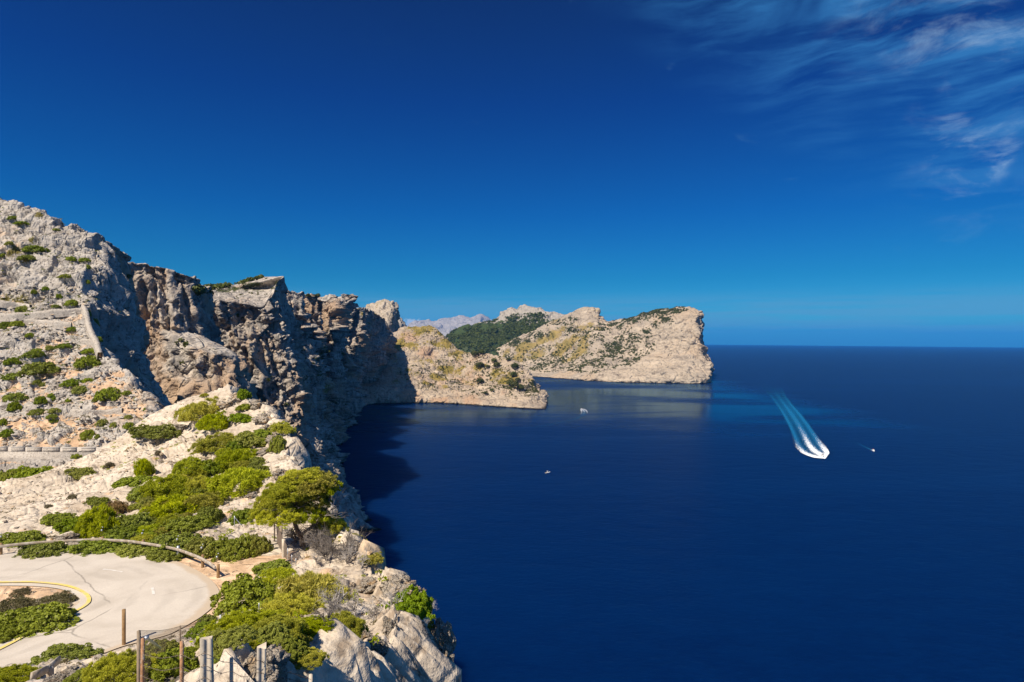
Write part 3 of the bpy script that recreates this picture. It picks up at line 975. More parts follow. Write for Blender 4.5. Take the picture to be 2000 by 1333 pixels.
def build_hillside():
    cp = [P(*q) for q in [
        # bottom of the picture, below the camera
        (250, 1333, 12.5), (400, 1333, 11.5), (520, 1333, 11.5), (620, 1333, 12.5), (700, 1333, 14), (790, 1333, 16.5), (893, 1333, 18.5),
        (110, 1333, 17), (0, 1333, 19), (330, 1290, 18), (450, 1270, 18), (560, 1260, 18), (640, 1260, 18.5), (720, 1270, 19.5), (820, 1280, 20.5), (888, 1265, 21.5),
        (480, 1215, 24), (560, 1205, 24), (640, 1195, 25), (720, 1200, 25.5), (800, 1205, 25.5), (862, 1205, 25.2), (700, 1150, 30), (760, 1140, 30), (822, 1150, 29.5),
        (560, 1130, 30.5), (640, 1110, 33), (730, 1090, 35), (690, 1055, 39), (650, 1010, 44), (560, 1090, 35), (500, 1100, 35.5), (480, 1060, 39.5), (590, 1040, 41), (530, 1000, 46),
        # slope up to the white crest
        (440, 1020, 44), (360, 1030, 43), (280, 1045, 42), (180, 1050, 41.5), (90, 1058, 41), (0, 1064, 41), (480, 960, 50), (560, 940, 51), (560, 900, 54), (400, 960, 50), (300, 990, 47),
        (200, 1000, 47), (80, 1010, 47), (0, 1010, 48.5), (100, 928, 62), (60, 955, 58), (170, 897, 71), (200, 930, 62), (300, 900, 60), (400, 900, 58), (500, 880, 58), (568, 862, 57.5),
        (545, 832, 62.5), (520, 803, 67), (480, 782, 72), (442, 759, 76), (400, 778, 79), (350, 800, 79), (300, 822, 78), (235, 857, 75), (340, 850, 70), (430, 830, 67), (480, 830, 64)]]
    cp += [np.array(q, float) for q in [(0, 2, 185.0), (-8, 2, 185.0), (-20, 3, 184.4), (-3, 8, 183.5), (-8, 9, 183.3), (-26, 12, 181.0), (2, 10, 180.5), (-2, 12, 181.6), (-4, 10, 182.6), (-6, 9.5, 183.2), (-12, 11, 182.8), (-36, 20, 177.4),
                                        (-46, 84, 171), (-55, 82, 165), (-62, 90, 158), (-38, 90, 172), (-45, 100, 160), (-34, 100, 158), (-62, 104, 156), (-72, 74, 168), (-62, 66, 171), (-60, 55, 173.5),
                                        (-80, 90, 161), (-95, 100, 160), (-55, 42, 175.5), (-50, 48, 175.0), (-70, 60, 170), (-45, 62, 176), (-90, 70, 166)]]
    # the road and the gravel beside it lie on one plane
    for k in range(0, 160, 8):
        cp.append(np.array([OUT_W[k, 0], OUT_W[k, 1], ROAD_Z]))
        cp.append(np.array([IN_W[k, 0], IN_W[k, 1], ROAD_Z]))
    for q in [(440, 1105), (470, 1100), (440, 1140), (510, 1098), (60, 1195), (20, 1170), (100, 1175)]:
        cp.append(on_plane(*q))
    zf0 = tps(np.array(cp))
    rows = np.concatenate([np.linspace(3, 48, 380), np.geomspace(48.15, 112, 260)])
    xe = curve1([(3, -7.5), (10, -6.0), (13, -4.6), (16, -3.9), (18.5, -3.7), (21.5, -3.9), (25, -4.5), (27, -5.0), (29.5, -5.6), (32, -6.9), (35, -8.6), (39, -10.5), (44, -12.9), (48, -15.3),
                 (52, -18.3), (57.5, -20.7), (62.5, -23.7), (67, -26.8), (72, -31.2), (76, -35.2), (80, -37), (90, -40), (112, -44)])
    xl = lambda y: -0.90 * y - 9.0

    def zf(X, Y):
        Z = zf0(X, Y)
        sdv = poly_sd(X.ravel(), Y.ravel(), ROAD_POLY).reshape(X.shape)
        k = sstep(2.2, 0.25, sdv)
        return Z * (1 - k) + (ROAD_Z - 0.03) * k
    prof = [(0, 0), (0.40, -0.35), (0.75, -1.2), (0.9, -2.5), (1.0, -4.5), (1.6, -8), (4, -16), (9, -34), (20, -80), (36, -140), (58, -196)]
    ncol, ncl = 360, 110
    G = shore_sheet(rows, xl, xe, zf, prof, ncol, ncl)
    nu, nv = G.shape[:2]
    N = grid_normals(G).reshape(-1, 3)
    V = G.reshape(-1, 3)
    if N[:, 2].mean() < 0:
        N = -N
    sdr = poly_sd(V[:, 0], V[:, 1], ROAD_POLY)
    roadk = sstep(0.15, 2.2, sdr)
    lay = [on_plane(*q)[:2] for q in [(350, 1096), (425, 1090), (480, 1088), (535, 1092), (555, 1100), (500, 1112), (450, 1150), (425, 1195), (395, 1215), (380, 1190), (420, 1150)]]
    sdl = poly_sd(V[:, 0], V[:, 1], np.array(lay))
    layk = sstep(-0.2, 1.0, sdl)
    edge = xe(V[:, 1]) - V[:, 0]
    cl = sstep(1.6, -0.6, edge)                                 # on the sea cliff
    far = sstep(44, 62, V[:, 1])
    # tilted slabs and blocks of limestone
    dipm = np.array([[0.86, 0.30, 0.40], [-0.35, 0.93, 0.05], [-0.37, -0.18, 0.91]])
    q = V @ dipm.T
    q = np.stack([0.80 * V[:, 0] + 0.60 * V[:, 1], -0.60 * V[:, 0] + 0.80 * V[:, 1], 0.35 * V[:, 2]], 1)
    slab = 0.5 + facets(q * np.array([0.38, 0.95, 1]) / 2.6, 401)
    slab2 = 0.5 + facets(q * np.array([0.45, 1.1, 1]) / 0.85, 411)
    chunk = 0.5 + facets(V / 2.2, 421)
    chunk2 = 0.5 + facets(V / 0.7, 431)
    fn = fbm(V / 0.9, 4, 441)
    rockz = sstep(-0.25, 0.25, fbm(V / 5.5, 4, 451) + 0.45 * far + 0.9 * cl + 0.15)
    land = (0.15 + 0.85 * rockz) * (0.75 * (slab - .5) + 0.26 * (slab2 - .5) + 0.10 * facets(V * np.array([1, 1, .5]) / 0.36, 437) * sstep(60, 45, V[:, 1]) + 0.03 * fn) * (1 + 0.35 * far)
    cliff = 1.5 * (chunk - .5) + 0.85 * (chunk2 - .5) + 0.32 * facets(V / 0.32, 435) * sstep(45, 35, V[:, 1]) + 0.9 * fbm(V / 4.0, 4, 461, ridged=True) + 0.10 * fn
    d = (land * (1 - cl) * roadk * layk + cliff * cl)
    d += (1 - cl) * roadk * layk * 0.30 * fbm(V / 3.0, 3, 471)
    V2 = V + N * d[:, None]
    hollow = 1 - slab
    soil = np.clip(0.12 + 0.50 * fbm(V / 4.2, 4, 481) + 0.45 * (hollow - 0.55) + 0.55 * (1 - layk) + 0.35 * sstep(3.0, 0.6, sdr) - 0.25 * cl - 0.12 * far, 0, 1)
    register('hill_near', V2)
    # bare earth under the pine and by the fence, and the reddish gullies on the white slope
    earth = blobs(V2, pixel_blobs('hill_near', [(560, 1080, 30), (600, 1090, 35), (640, 1110, 28), (520, 1040, 22), (700, 1265, 22), (690, 1290, 20), (530, 1000, 20), (440, 1000, 25), (300, 890, 14), (260, 905, 12), (330, 875, 10),
                                                 (60, 1155, 20), (130, 1165, 14), (210, 960, 14), (180, 975, 12), (480, 975, 16)]))
    soil = np.maximum(soil, 0.62 * earth)
    grass = 0.55 * blobs(V2, pixel_blobs('hill_near', [(250, 875, 9), (262, 868, 8), (600, 1085, 16)])) * (1 - cl)
    me = mesh_np('hillside', V2, grid_faces(nu, nv), dict(soil=soil, grass=grass, scrub=np.zeros(len(V)), warmth=np.clip(0.25 + 0.6 * fbm(V / 3.0, 3, 491), 0, 1) * (0.35 + 0.65 * cl)))
    mat = rock_mat('white_limestone', (0.63, 0.545, 0.44), (0.52, 0.44, 0.345), (0.27, 0.21, 0.155), 1.7, soil=(0.53, 0.365, 0.23), grass=(0.24, 0.15, 0.05), bump=0.22, warm=(0.60, 0.42, 0.25),
                   strata_streaks=((0.25, 0.45, 0.6), (0.16, 0.16, 1.3), (0.36, 0.28, 0.20), 0.45))
    return tag(link('hillside', me, mat), 'white limestone hillside with sandy soil above the sea', 'hillside', kind='structure')


build_hillside()


def slope_line(Y):
    return np.interp(Y, [95, 118, 127, 129.5, 136, 178, 186, 207, 235], [157, 162.5, 164, 165, 165.3, 196.8, 205, 237, 240])


def build_slope():
    def zf(X, Y):
        # crest falls away to the right
        t_ = (X / Y * FPX + 1000.0)
        crest = np.interp(t_, [-200, 0, 50, 100, 150, 190, 205, 260], [340, 395, 412, 436, 458, 474, 492, 560])
        z = slope_line(Y) + 1.8 * np.sin(X / 17.0) * sstep(140, 150, Y)
        zmax = CAM_H + (664.5 - crest) / FPX * 207.0
        z = np.where(Y > 186, np.minimum(z, 205 + (zmax - 205) * sstep(184, 207, Y) - 0.55 * np.maximum(Y - 207, 0)), z)
        # terraces
        tz = z / 2.6
        fr = tz - np.floor(tz)
        ter = (np.floor(tz) + sstep(0.35, 0.65, fr)) * 2.6
        k = 0.55 * sstep(140, 146, Y) * sstep(182, 176, Y)
        return z * (1 - k) + ter * k
    rows = np.linspace(96, 236, 520)
    xe = curve1([(96, -58), (130, -76), (140, -81), (146, -86), (155, -97), (165, -110.5), (178, -124), (190, -128.5), (205, -137), (215, -141), (236, -150)])
    prof = [(0, 0), (0.8, -0.9), (1.6, -3), (2.6, -8), (5, -18), (11, -40), (24, -85), (45, -140), (70, -250)]
    G = shore_sheet(rows, lambda y: -0.90 * y - 10, xe, zf, prof, 420, 70)
    nu, nv = G.shape[:2]
    N = grid_normals(G).reshape(-1, 3)
    V = G.reshape(-1, 3)
    if N[:, 2].mean() < 0:
        N = -N
    road = sstep(127.0, 129.0, V[:, 1]) * sstep(137.0, 135.2, V[:, 1])
    upper = sstep(176, 188, V[:, 1])
    cl = sstep(1.5, -1.0, xe(V[:, 1]) - V[:, 0])
    c1 = 0.5 + facets(V * np.array([0.7, 1, 0.6]) / 3.0, 501)
    c2 = 0.5 + facets(V / 1.3, 511)
    c3 = 0.5 + facets(V / 9.0, 521)
    wh = fbm(V / 11.0, 3, 531) + 0.9 * upper + 0.9 * cl
    rocks = sstep(0.34, 0.56, c1 + 0.28 * wh) 
    outc = np.exp(-((V - P(25, 665, 166)) ** 2).sum(1) / 9.0 ** 2)
    d = rocks * (0.8 * c1 + 0.8 * c2) - 0.35 + (upper + cl) * (3.2 * (c3 - .5) + 1.8 * fbm(V / 9, 3, 541, ridged=True)) + 0.12 * fbm(V / 1.5, 3, 551) + 3.5 * outc
    d *= (1 - road)
    V2 = V + N * d[:, None]
    register('slope', V2)
    soil = np.clip(0.62 + 0.40 * fbm(V / 6.0, 4, 561) - 0.50 * upper - 0.5 * cl - 0.62 * rocks - 0.5 * outc, 0, 1)
    soil = np.maximum(soil, 0.75 * blobs(V2, pixel_blobs('slope', [(20, 880, 16), (60, 885, 14), (65, 855, 12), (70, 830, 9), (110, 880, 10), (150, 700, 10), (140, 650, 12), (190, 790, 8)])))
    grass = np.clip(blobs(V2, pixel_blobs('slope', [(40, 590, 22), (10, 585, 16), (80, 585, 14), (30, 490, 14), (50, 505, 14), (20, 495, 12), (60, 470, 10), (75, 420, 10), (15, 640, 12)])), 0, 1) * 0.75
    scrub = np.clip(-0.02 + 0.5 * fbm(V / 2.6, 4, 571), 0, 1) * 0.95
    warmth = np.clip(0.20 + 0.5 * fbm(V / 16.0, 3, 581), 0, 1) * (1 - road)
    me = mesh_np('mountain_slope', V2, grid_faces(nu, nv), dict(soil=soil * (1 - road), grass=grass, scrub=scrub * (1 - road), warmth=warmth))
    mat = rock_mat('slope_limestone', (0.47, 0.43, 0.385), (0.37, 0.34, 0.305), (0.11, 0.095, 0.08), 3.2, soil=(0.46, 0.31, 0.195), bump=0.5, warm=(0.55, 0.40, 0.27),
                   grass=(0.17, 0.14, 0.04), scrub=(0.055, 0.06, 0.02),
                   strata_streaks=((0.1, 0.35, 0.2), (0.05, 0.05, 0.42), (0.24, 0.205, 0.175), 0.45))
    return tag(link('mountain_slope', me, mat), 'terraced rocky mountain slope with orange soil behind the lower road', 'slope', kind='structure')


build_slope()
# ------------------------------------------------------------------ plants
def leaf_mat(name, a, b, c, trans=0.25, rough=0.55):
    """a..b by leaf tint, c mixed in per plant"""
    m, t = new_mat(name)
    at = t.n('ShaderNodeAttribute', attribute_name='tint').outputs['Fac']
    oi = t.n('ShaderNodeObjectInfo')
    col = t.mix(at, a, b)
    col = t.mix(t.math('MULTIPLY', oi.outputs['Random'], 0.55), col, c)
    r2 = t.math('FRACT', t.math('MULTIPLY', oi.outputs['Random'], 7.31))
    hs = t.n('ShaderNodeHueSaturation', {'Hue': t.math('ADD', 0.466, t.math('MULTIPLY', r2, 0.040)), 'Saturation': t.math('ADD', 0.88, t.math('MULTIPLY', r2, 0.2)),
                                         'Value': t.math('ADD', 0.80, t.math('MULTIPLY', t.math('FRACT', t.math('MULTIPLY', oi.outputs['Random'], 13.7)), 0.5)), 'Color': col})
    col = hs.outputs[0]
    bs = t.n('ShaderNodeBsdfPrincipled', {'Base Color': col, 'Roughness': rough})
    bs.inputs['Specular IOR Level'].default_value = 0.25
    tr = t.n('ShaderNodeBsdfTranslucent', {'Color': t.mix(0.5, col, (0.30, 0.33, 0.02))})
    mx = t.n('ShaderNodeMixShader', {0: trans, 1: bs.outputs[0], 2: tr.outputs[0]})
    t.n('ShaderNodeOutputMaterial', {0: mx.outputs[0]})
    return m


MAT = {
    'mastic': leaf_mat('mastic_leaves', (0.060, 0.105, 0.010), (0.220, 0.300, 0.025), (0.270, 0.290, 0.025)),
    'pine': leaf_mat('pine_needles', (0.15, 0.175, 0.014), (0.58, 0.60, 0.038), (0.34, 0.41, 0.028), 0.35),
    'heath': leaf_mat('heath_leaves', (0.105, 0.095, 0.045), (0.215, 0.195, 0.10), (0.14, 0.115, 0.06), 0.15),
    'dry': leaf_mat('dry_leaves', (0.13, 0.085, 0.035), (0.27, 0.17, 0.07), (0.16, 0.13, 0.03), 0.15),
    'bark': simple_mat('bark', (0.16, 0.12, 0.09), 0.9, 0.25, 9.0, 0.02),
    'deadwood': simple_mat('dead_wood', (0.47, 0.43, 0.39), 0.85, 0.25, 6.0, 0.01),
    'darkwood': simple_mat('grey_twigs', (0.22, 0.19, 0.165), 0.9, 0.25, 6.0, 0.01),
}


def unit(a):
    return a / np.maximum(np.linalg.norm(a, axis=-1, keepdims=True), 1e-9)


def quads_from(c, ax, w_, ln, wd):
    """leaf rhombs at c, along ax, width direction w_"""
    n = len(c)
    V = np.stack([c - ax * ln * 0.5, c + w_ * wd * 0.5 + ax * ln * 0.05, c + ax * ln * 0.5, c - w_ * wd * 0.5 + ax * ln * 0.05], 1).reshape(-1, 3)
    return V, np.arange(n * 4).reshape(n, 4)


def dome_dirs(r, n, low=-0.12):
    k = np.arange(n) + 0.5
    z = low + (1 - low) * (k / n)
    ph = k * 2.399963 + r.random(n) * 0.9
    q = np.sqrt(np.maximum(0, 1 - z * z))
    return np.stack([q * np.cos(ph), q * np.sin(ph), z], 1)


def lumpy(dirs, seed, amt=0.42):
    return 1.0 + amt * fbm(dirs * 1.7 + seed * 3.1, 3, seed) + 0.16 * vnoise(dirs * 4.0 + seed, seed + 4)


def shrub_mesh(name, seed, kind, nclump, nleaf, leaf, squash=0.62):
    """unit shrub: radius about 1 in plan, height about SQUASH; many leaf-sized faces in uneven clumps"""
    r = np.random.default_rng(seed)
    d = dome_dirs(r, nclump)
    rad = lumpy(d, seed, 0.55 if kind == 'pine' else 0.42) * (0.80 + 0.20 * r.random(nclump))
    cen = d * rad[:, None] * np.array([1, 1, squash])
    cr = (1.55 / math.sqrt(nclump)) * (0.75 + 0.5 * r.random(nclump))
    # an inner layer fills the gaps
    ni = nclump // 3
    d2 = dome_dirs(r, ni, -0.05)
    cen = np.concatenate([cen, d2 * (0.62 * lumpy(d2, seed))[:, None] * np.array([1, 1, squash])])
    cr = np.concatenate([cr, np.full(ni, 2.2 / math.sqrt(nclump))])
    dd = np.concatenate([d, d2])
    per = nleaf // len(cen)
    n = per * len(cen)
    ci = np.repeat(np.arange(len(cen)), per)
    v = unit(r.normal(size=(n, 3)))
    v = unit(v + dd[ci] * 0.75 + np.array([0, 0, 0.25]))
    rr = cr[ci] * (0.70 + 0.38 * r.random(n))
    pos = cen[ci] + v * rr[:, None] * np.array([1, 1, 0.85])
    pos[:, 2] = np.maximum(pos[:, 2], -0.04 + 0.05 * r.random(n))
    out = rr / cr[ci]
    tint = np.clip(0.02 + 0.60 * (out - 0.70) / 0.38 + 0.28 * r.random(n) + 0.30 * v[:, 2] + 0.50 * (r.random(len(cen))[ci] - 0.5), 0, 1)  # dark inside, lighter rim and top: shading put into the leaf tint
    if kind == 'pine':
        # needles stand out of each tuft
        ax = unit(v + 0.5 * r.normal(size=(n, 3)))
        side = unit(np.cross(ax, r.normal(size=(n, 3))))
        V, F = quads_from(pos, ax, side, leaf * 2.6 * (0.7 + 0.6 * r.random((n, 1))), leaf * 0.42)
    else:
        nor = unit(v * 1.1 + 0.75 * r.normal(size=(n, 3)))
        ax = unit(np.cross(nor, r.normal(size=(n, 3))))
        side = np.cross(nor, ax)
        s_ = leaf * (0.7 + 0.6 * r.random((n, 1)))
        V, F = quads_from(pos, ax, side, s_ * 1.35, s_ * 0.8)
    return mesh_np(name, V, F, dict(tint=np.repeat(tint, 4)))


def tube(path, rad, sides=5):
    """V, F quads for a tapering tube"""
    path = np.asarray(path, float)
    n = len(path)
    t = unit(np.gradient(path, axis=0))
    up = np.where(np.abs(t[:, 2:3]) > 0.9, np.array([[1.0, 0, 0]]), np.array([[0, 0, 1.0]]))
    a = unit(np.cross(t, up))
    b = np.cross(t, a)
    ang = np.arange(sides) * 2 * np.pi / sides
    ring = path[:, None] + (a[:, None] * np.cos(ang)[None, :, None] + b[:, None] * np.sin(ang)[None, :, None]) * np.asarray(rad)[:, None, None]
    V = ring.reshape(-1, 3)
    i = (np.arange(n - 1)[:, None] * sides + np.arange(sides)[None]).ravel()
    j = (np.arange(n - 1)[:, None] * sides + (np.arange(sides)[None] + 1) % sides).ravel()
    return V, np.stack([i, j, j + sides, i + sides], 1)


class Bag:
    def __init__(self):
        self.V, self.F, self.n = [], [], 0

    def add(self, V, F):
        self.V.append(V); self.F.append(F + self.n); self.n += len(V)

    def tube(self, path, rad, sides=5):
        self.add(*tube(path, rad, sides))

    def box(self, c, s, R=None):
        c = np.array(c, float); s = np.array(s, float) / 2
        P8 = np.array([[x, y, z] for z in (-1, 1) for x, y in ((-1, -1), (1, -1), (1, 1), (-1, 1))]) * s
        if R is not None:
            P8 = P8 @ np.array(R).T
        self.add(P8 + c, np.array([[0, 3, 2, 1], [4, 5, 6, 7], [0, 1, 5, 4], [1, 2, 6, 5], [2, 3, 7, 6], [3, 0, 4, 7]]))

    def mesh(self, name, attrs=None, smooth=False):
        return mesh_np(name, np.concatenate(self.V), np.concatenate(self.F), attrs, smooth)

    def obj(self, name, mat, parent=None, smooth=False):
        return link(name, self.mesh(name, None, smooth), mat, parent)


def twigs(seed, length, rad, depth, spread=0.7, up=0.25, kids=(3, 5), bag=None, base=(0, 0, 0), dirn=(0, 0, 1), wiggle=0.22, sides=4):
    """a branching skeleton"""
    r = random.Random(seed)
    bag = bag or Bag()

    def grow(p, d, ln, ra, dep):
        pts, rads = [p], [ra]
        k = 5 if dep > 1 else 4
        q, dd = np.array(p, float), np.array(d, float)
        for i in range(1, k):
            dd = dd + np.array([r.gauss(0, wiggle), r.gauss(0, wiggle), r.gauss(0, wiggle) + up * 0.10])
            dd /= np.linalg.norm(dd)
            q = q + dd * ln / (k - 1)
            pts.append(q.copy()); rads.append(ra * (1 - 0.62 * i / (k - 1)))
        bag.tube(pts, rads, sides if dep > 1 else 3)
        if dep > 0:
            for c in range(r.randint(*kids)):
                i = r.randint(max(1, k // 3), k - 1)
                nd = dd + np.array([r.gauss(0, spread), r.gauss(0, spread), r.gauss(0, spread * 0.7) + up])
                nd /= np.linalg.norm(nd)
                grow(pts[i], nd, ln * r.uniform(0.5, 0.8), rads[i] * 0.72, dep - 1)
    d0 = np.array(dirn, float)
    grow(np.array(base, float), d0 / np.linalg.norm(d0), length, rad, depth)
    return bag


def shrub_stems(name, seed):
    b = Bag()
    r = random.Random(seed)
    for k in range(6):
        a = k * 1.05 + r.random()
        twigs(seed * 10 + k, 0.75, 0.035, 1, 0.6, 0.3, (2, 3), b, (0, 0, -0.06), (math.cos(a) * 0.9, math.sin(a) * 0.9, 0.55), sides=3)
    return b.mesh(name)


# prototypes: fine ones for close plants, coarser for farther ones
PROTO = {}
for k_ in range(3):
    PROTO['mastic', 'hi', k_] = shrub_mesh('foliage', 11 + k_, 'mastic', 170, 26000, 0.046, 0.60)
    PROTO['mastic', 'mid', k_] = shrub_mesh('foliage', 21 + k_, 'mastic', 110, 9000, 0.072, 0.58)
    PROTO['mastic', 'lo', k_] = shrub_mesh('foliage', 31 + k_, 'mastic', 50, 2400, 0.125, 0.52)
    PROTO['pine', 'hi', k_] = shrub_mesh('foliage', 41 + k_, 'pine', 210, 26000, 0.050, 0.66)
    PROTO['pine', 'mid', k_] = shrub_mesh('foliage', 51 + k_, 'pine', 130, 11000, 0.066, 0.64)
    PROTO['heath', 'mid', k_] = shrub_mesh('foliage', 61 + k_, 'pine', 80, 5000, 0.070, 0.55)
    PROTO['stems', k_] = shrub_stems('stems', 71 + k_)
PROTO['dry', 'mid', 0] = PROTO['heath', 'mid', 0].copy()
for key, me in PROTO.items():
    me.materials.append(MAT['bark'] if key[0] == 'stems' else MAT[key[0]])

RN = random.Random(5)
KIND_WORD = {'mastic': 'dark green leafy shrub', 'pine': 'yellow-green pine shrub', 'heath': 'grey-green low heath cushion', 'dry': 'brown dry shrub'}


def shrub(surf, px, py, wpx, hpx, kind, label, res=None, group=None, deep=0.85, parts=True, sink=0.06):
    """a shrub whose picture box is wpx x hpx round px,py"""
    base = hit(surf, px, py + hpx * 0.36)
    Y = base[1]
    res = res or ('hi' if Y < 27 and kind in ('mastic', 'pine') else 'mid')
    v = RN.randrange(1 if kind == 'dry' else 3)
    k = Y / FPX
    Rx = wpx * k * 0.61
    Ry = Rx * deep
    hgt = max(hpx * k - 0.30 * 2 * Ry, 0.42 * Rx, 0.55 * hpx * k)
    root = empty('shrub' if kind != 'pine' else 'pine_shrub', (base[0], base[1] + Ry * 0.15, base[2] - hgt * sink), RN.uniform(-0.5, 0.5))
    sq = {'mastic': 0.62, 'pine': 0.68, 'heath': 0.58, 'dry': 0.58}[kind]
    sc = (Rx / 1.06, Ry / 1.06, hgt / sq)
    fo = link('foliage', PROTO[kind, res, v], None, root)
    fo.scale = sc
    fo.rotation_euler = (RN.uniform(-0.12, 0.12), RN.uniform(-0.14, 0.14), RN.uniform(-0.4, 0.4))
    if parts:
        st = link('stems', PROTO['stems', v], None, root)
        st.scale = (sc[0] * 0.95, sc[1] * 0.95, sc[2] * 0.62)
    tag(root, label, 'shrub', group)
    return root


def far_shrub(surf, px, py, wpx, hpx, label, group, kind='mastic'):
    base = hit(surf, px, py + hpx * 0.30, 3.0)
    k = base[1] / FPX
    Rx = wpx * k * 0.5
    o = link('shrub', PROTO[kind, 'lo', RN.randrange(3)], None)
    o.location = (base[0], base[1] + Rx * 0.1, base[2] - 0.1)
    hgt = max(0.45 * Rx, hpx * k * 0.62)
    o.scale = (Rx, Rx * 0.8, hgt / 0.54)
    o.rotation_euler = (0.12, 0, RN.uniform(-0.5, 0.5))
    return tag(o, label, 'shrub', group)


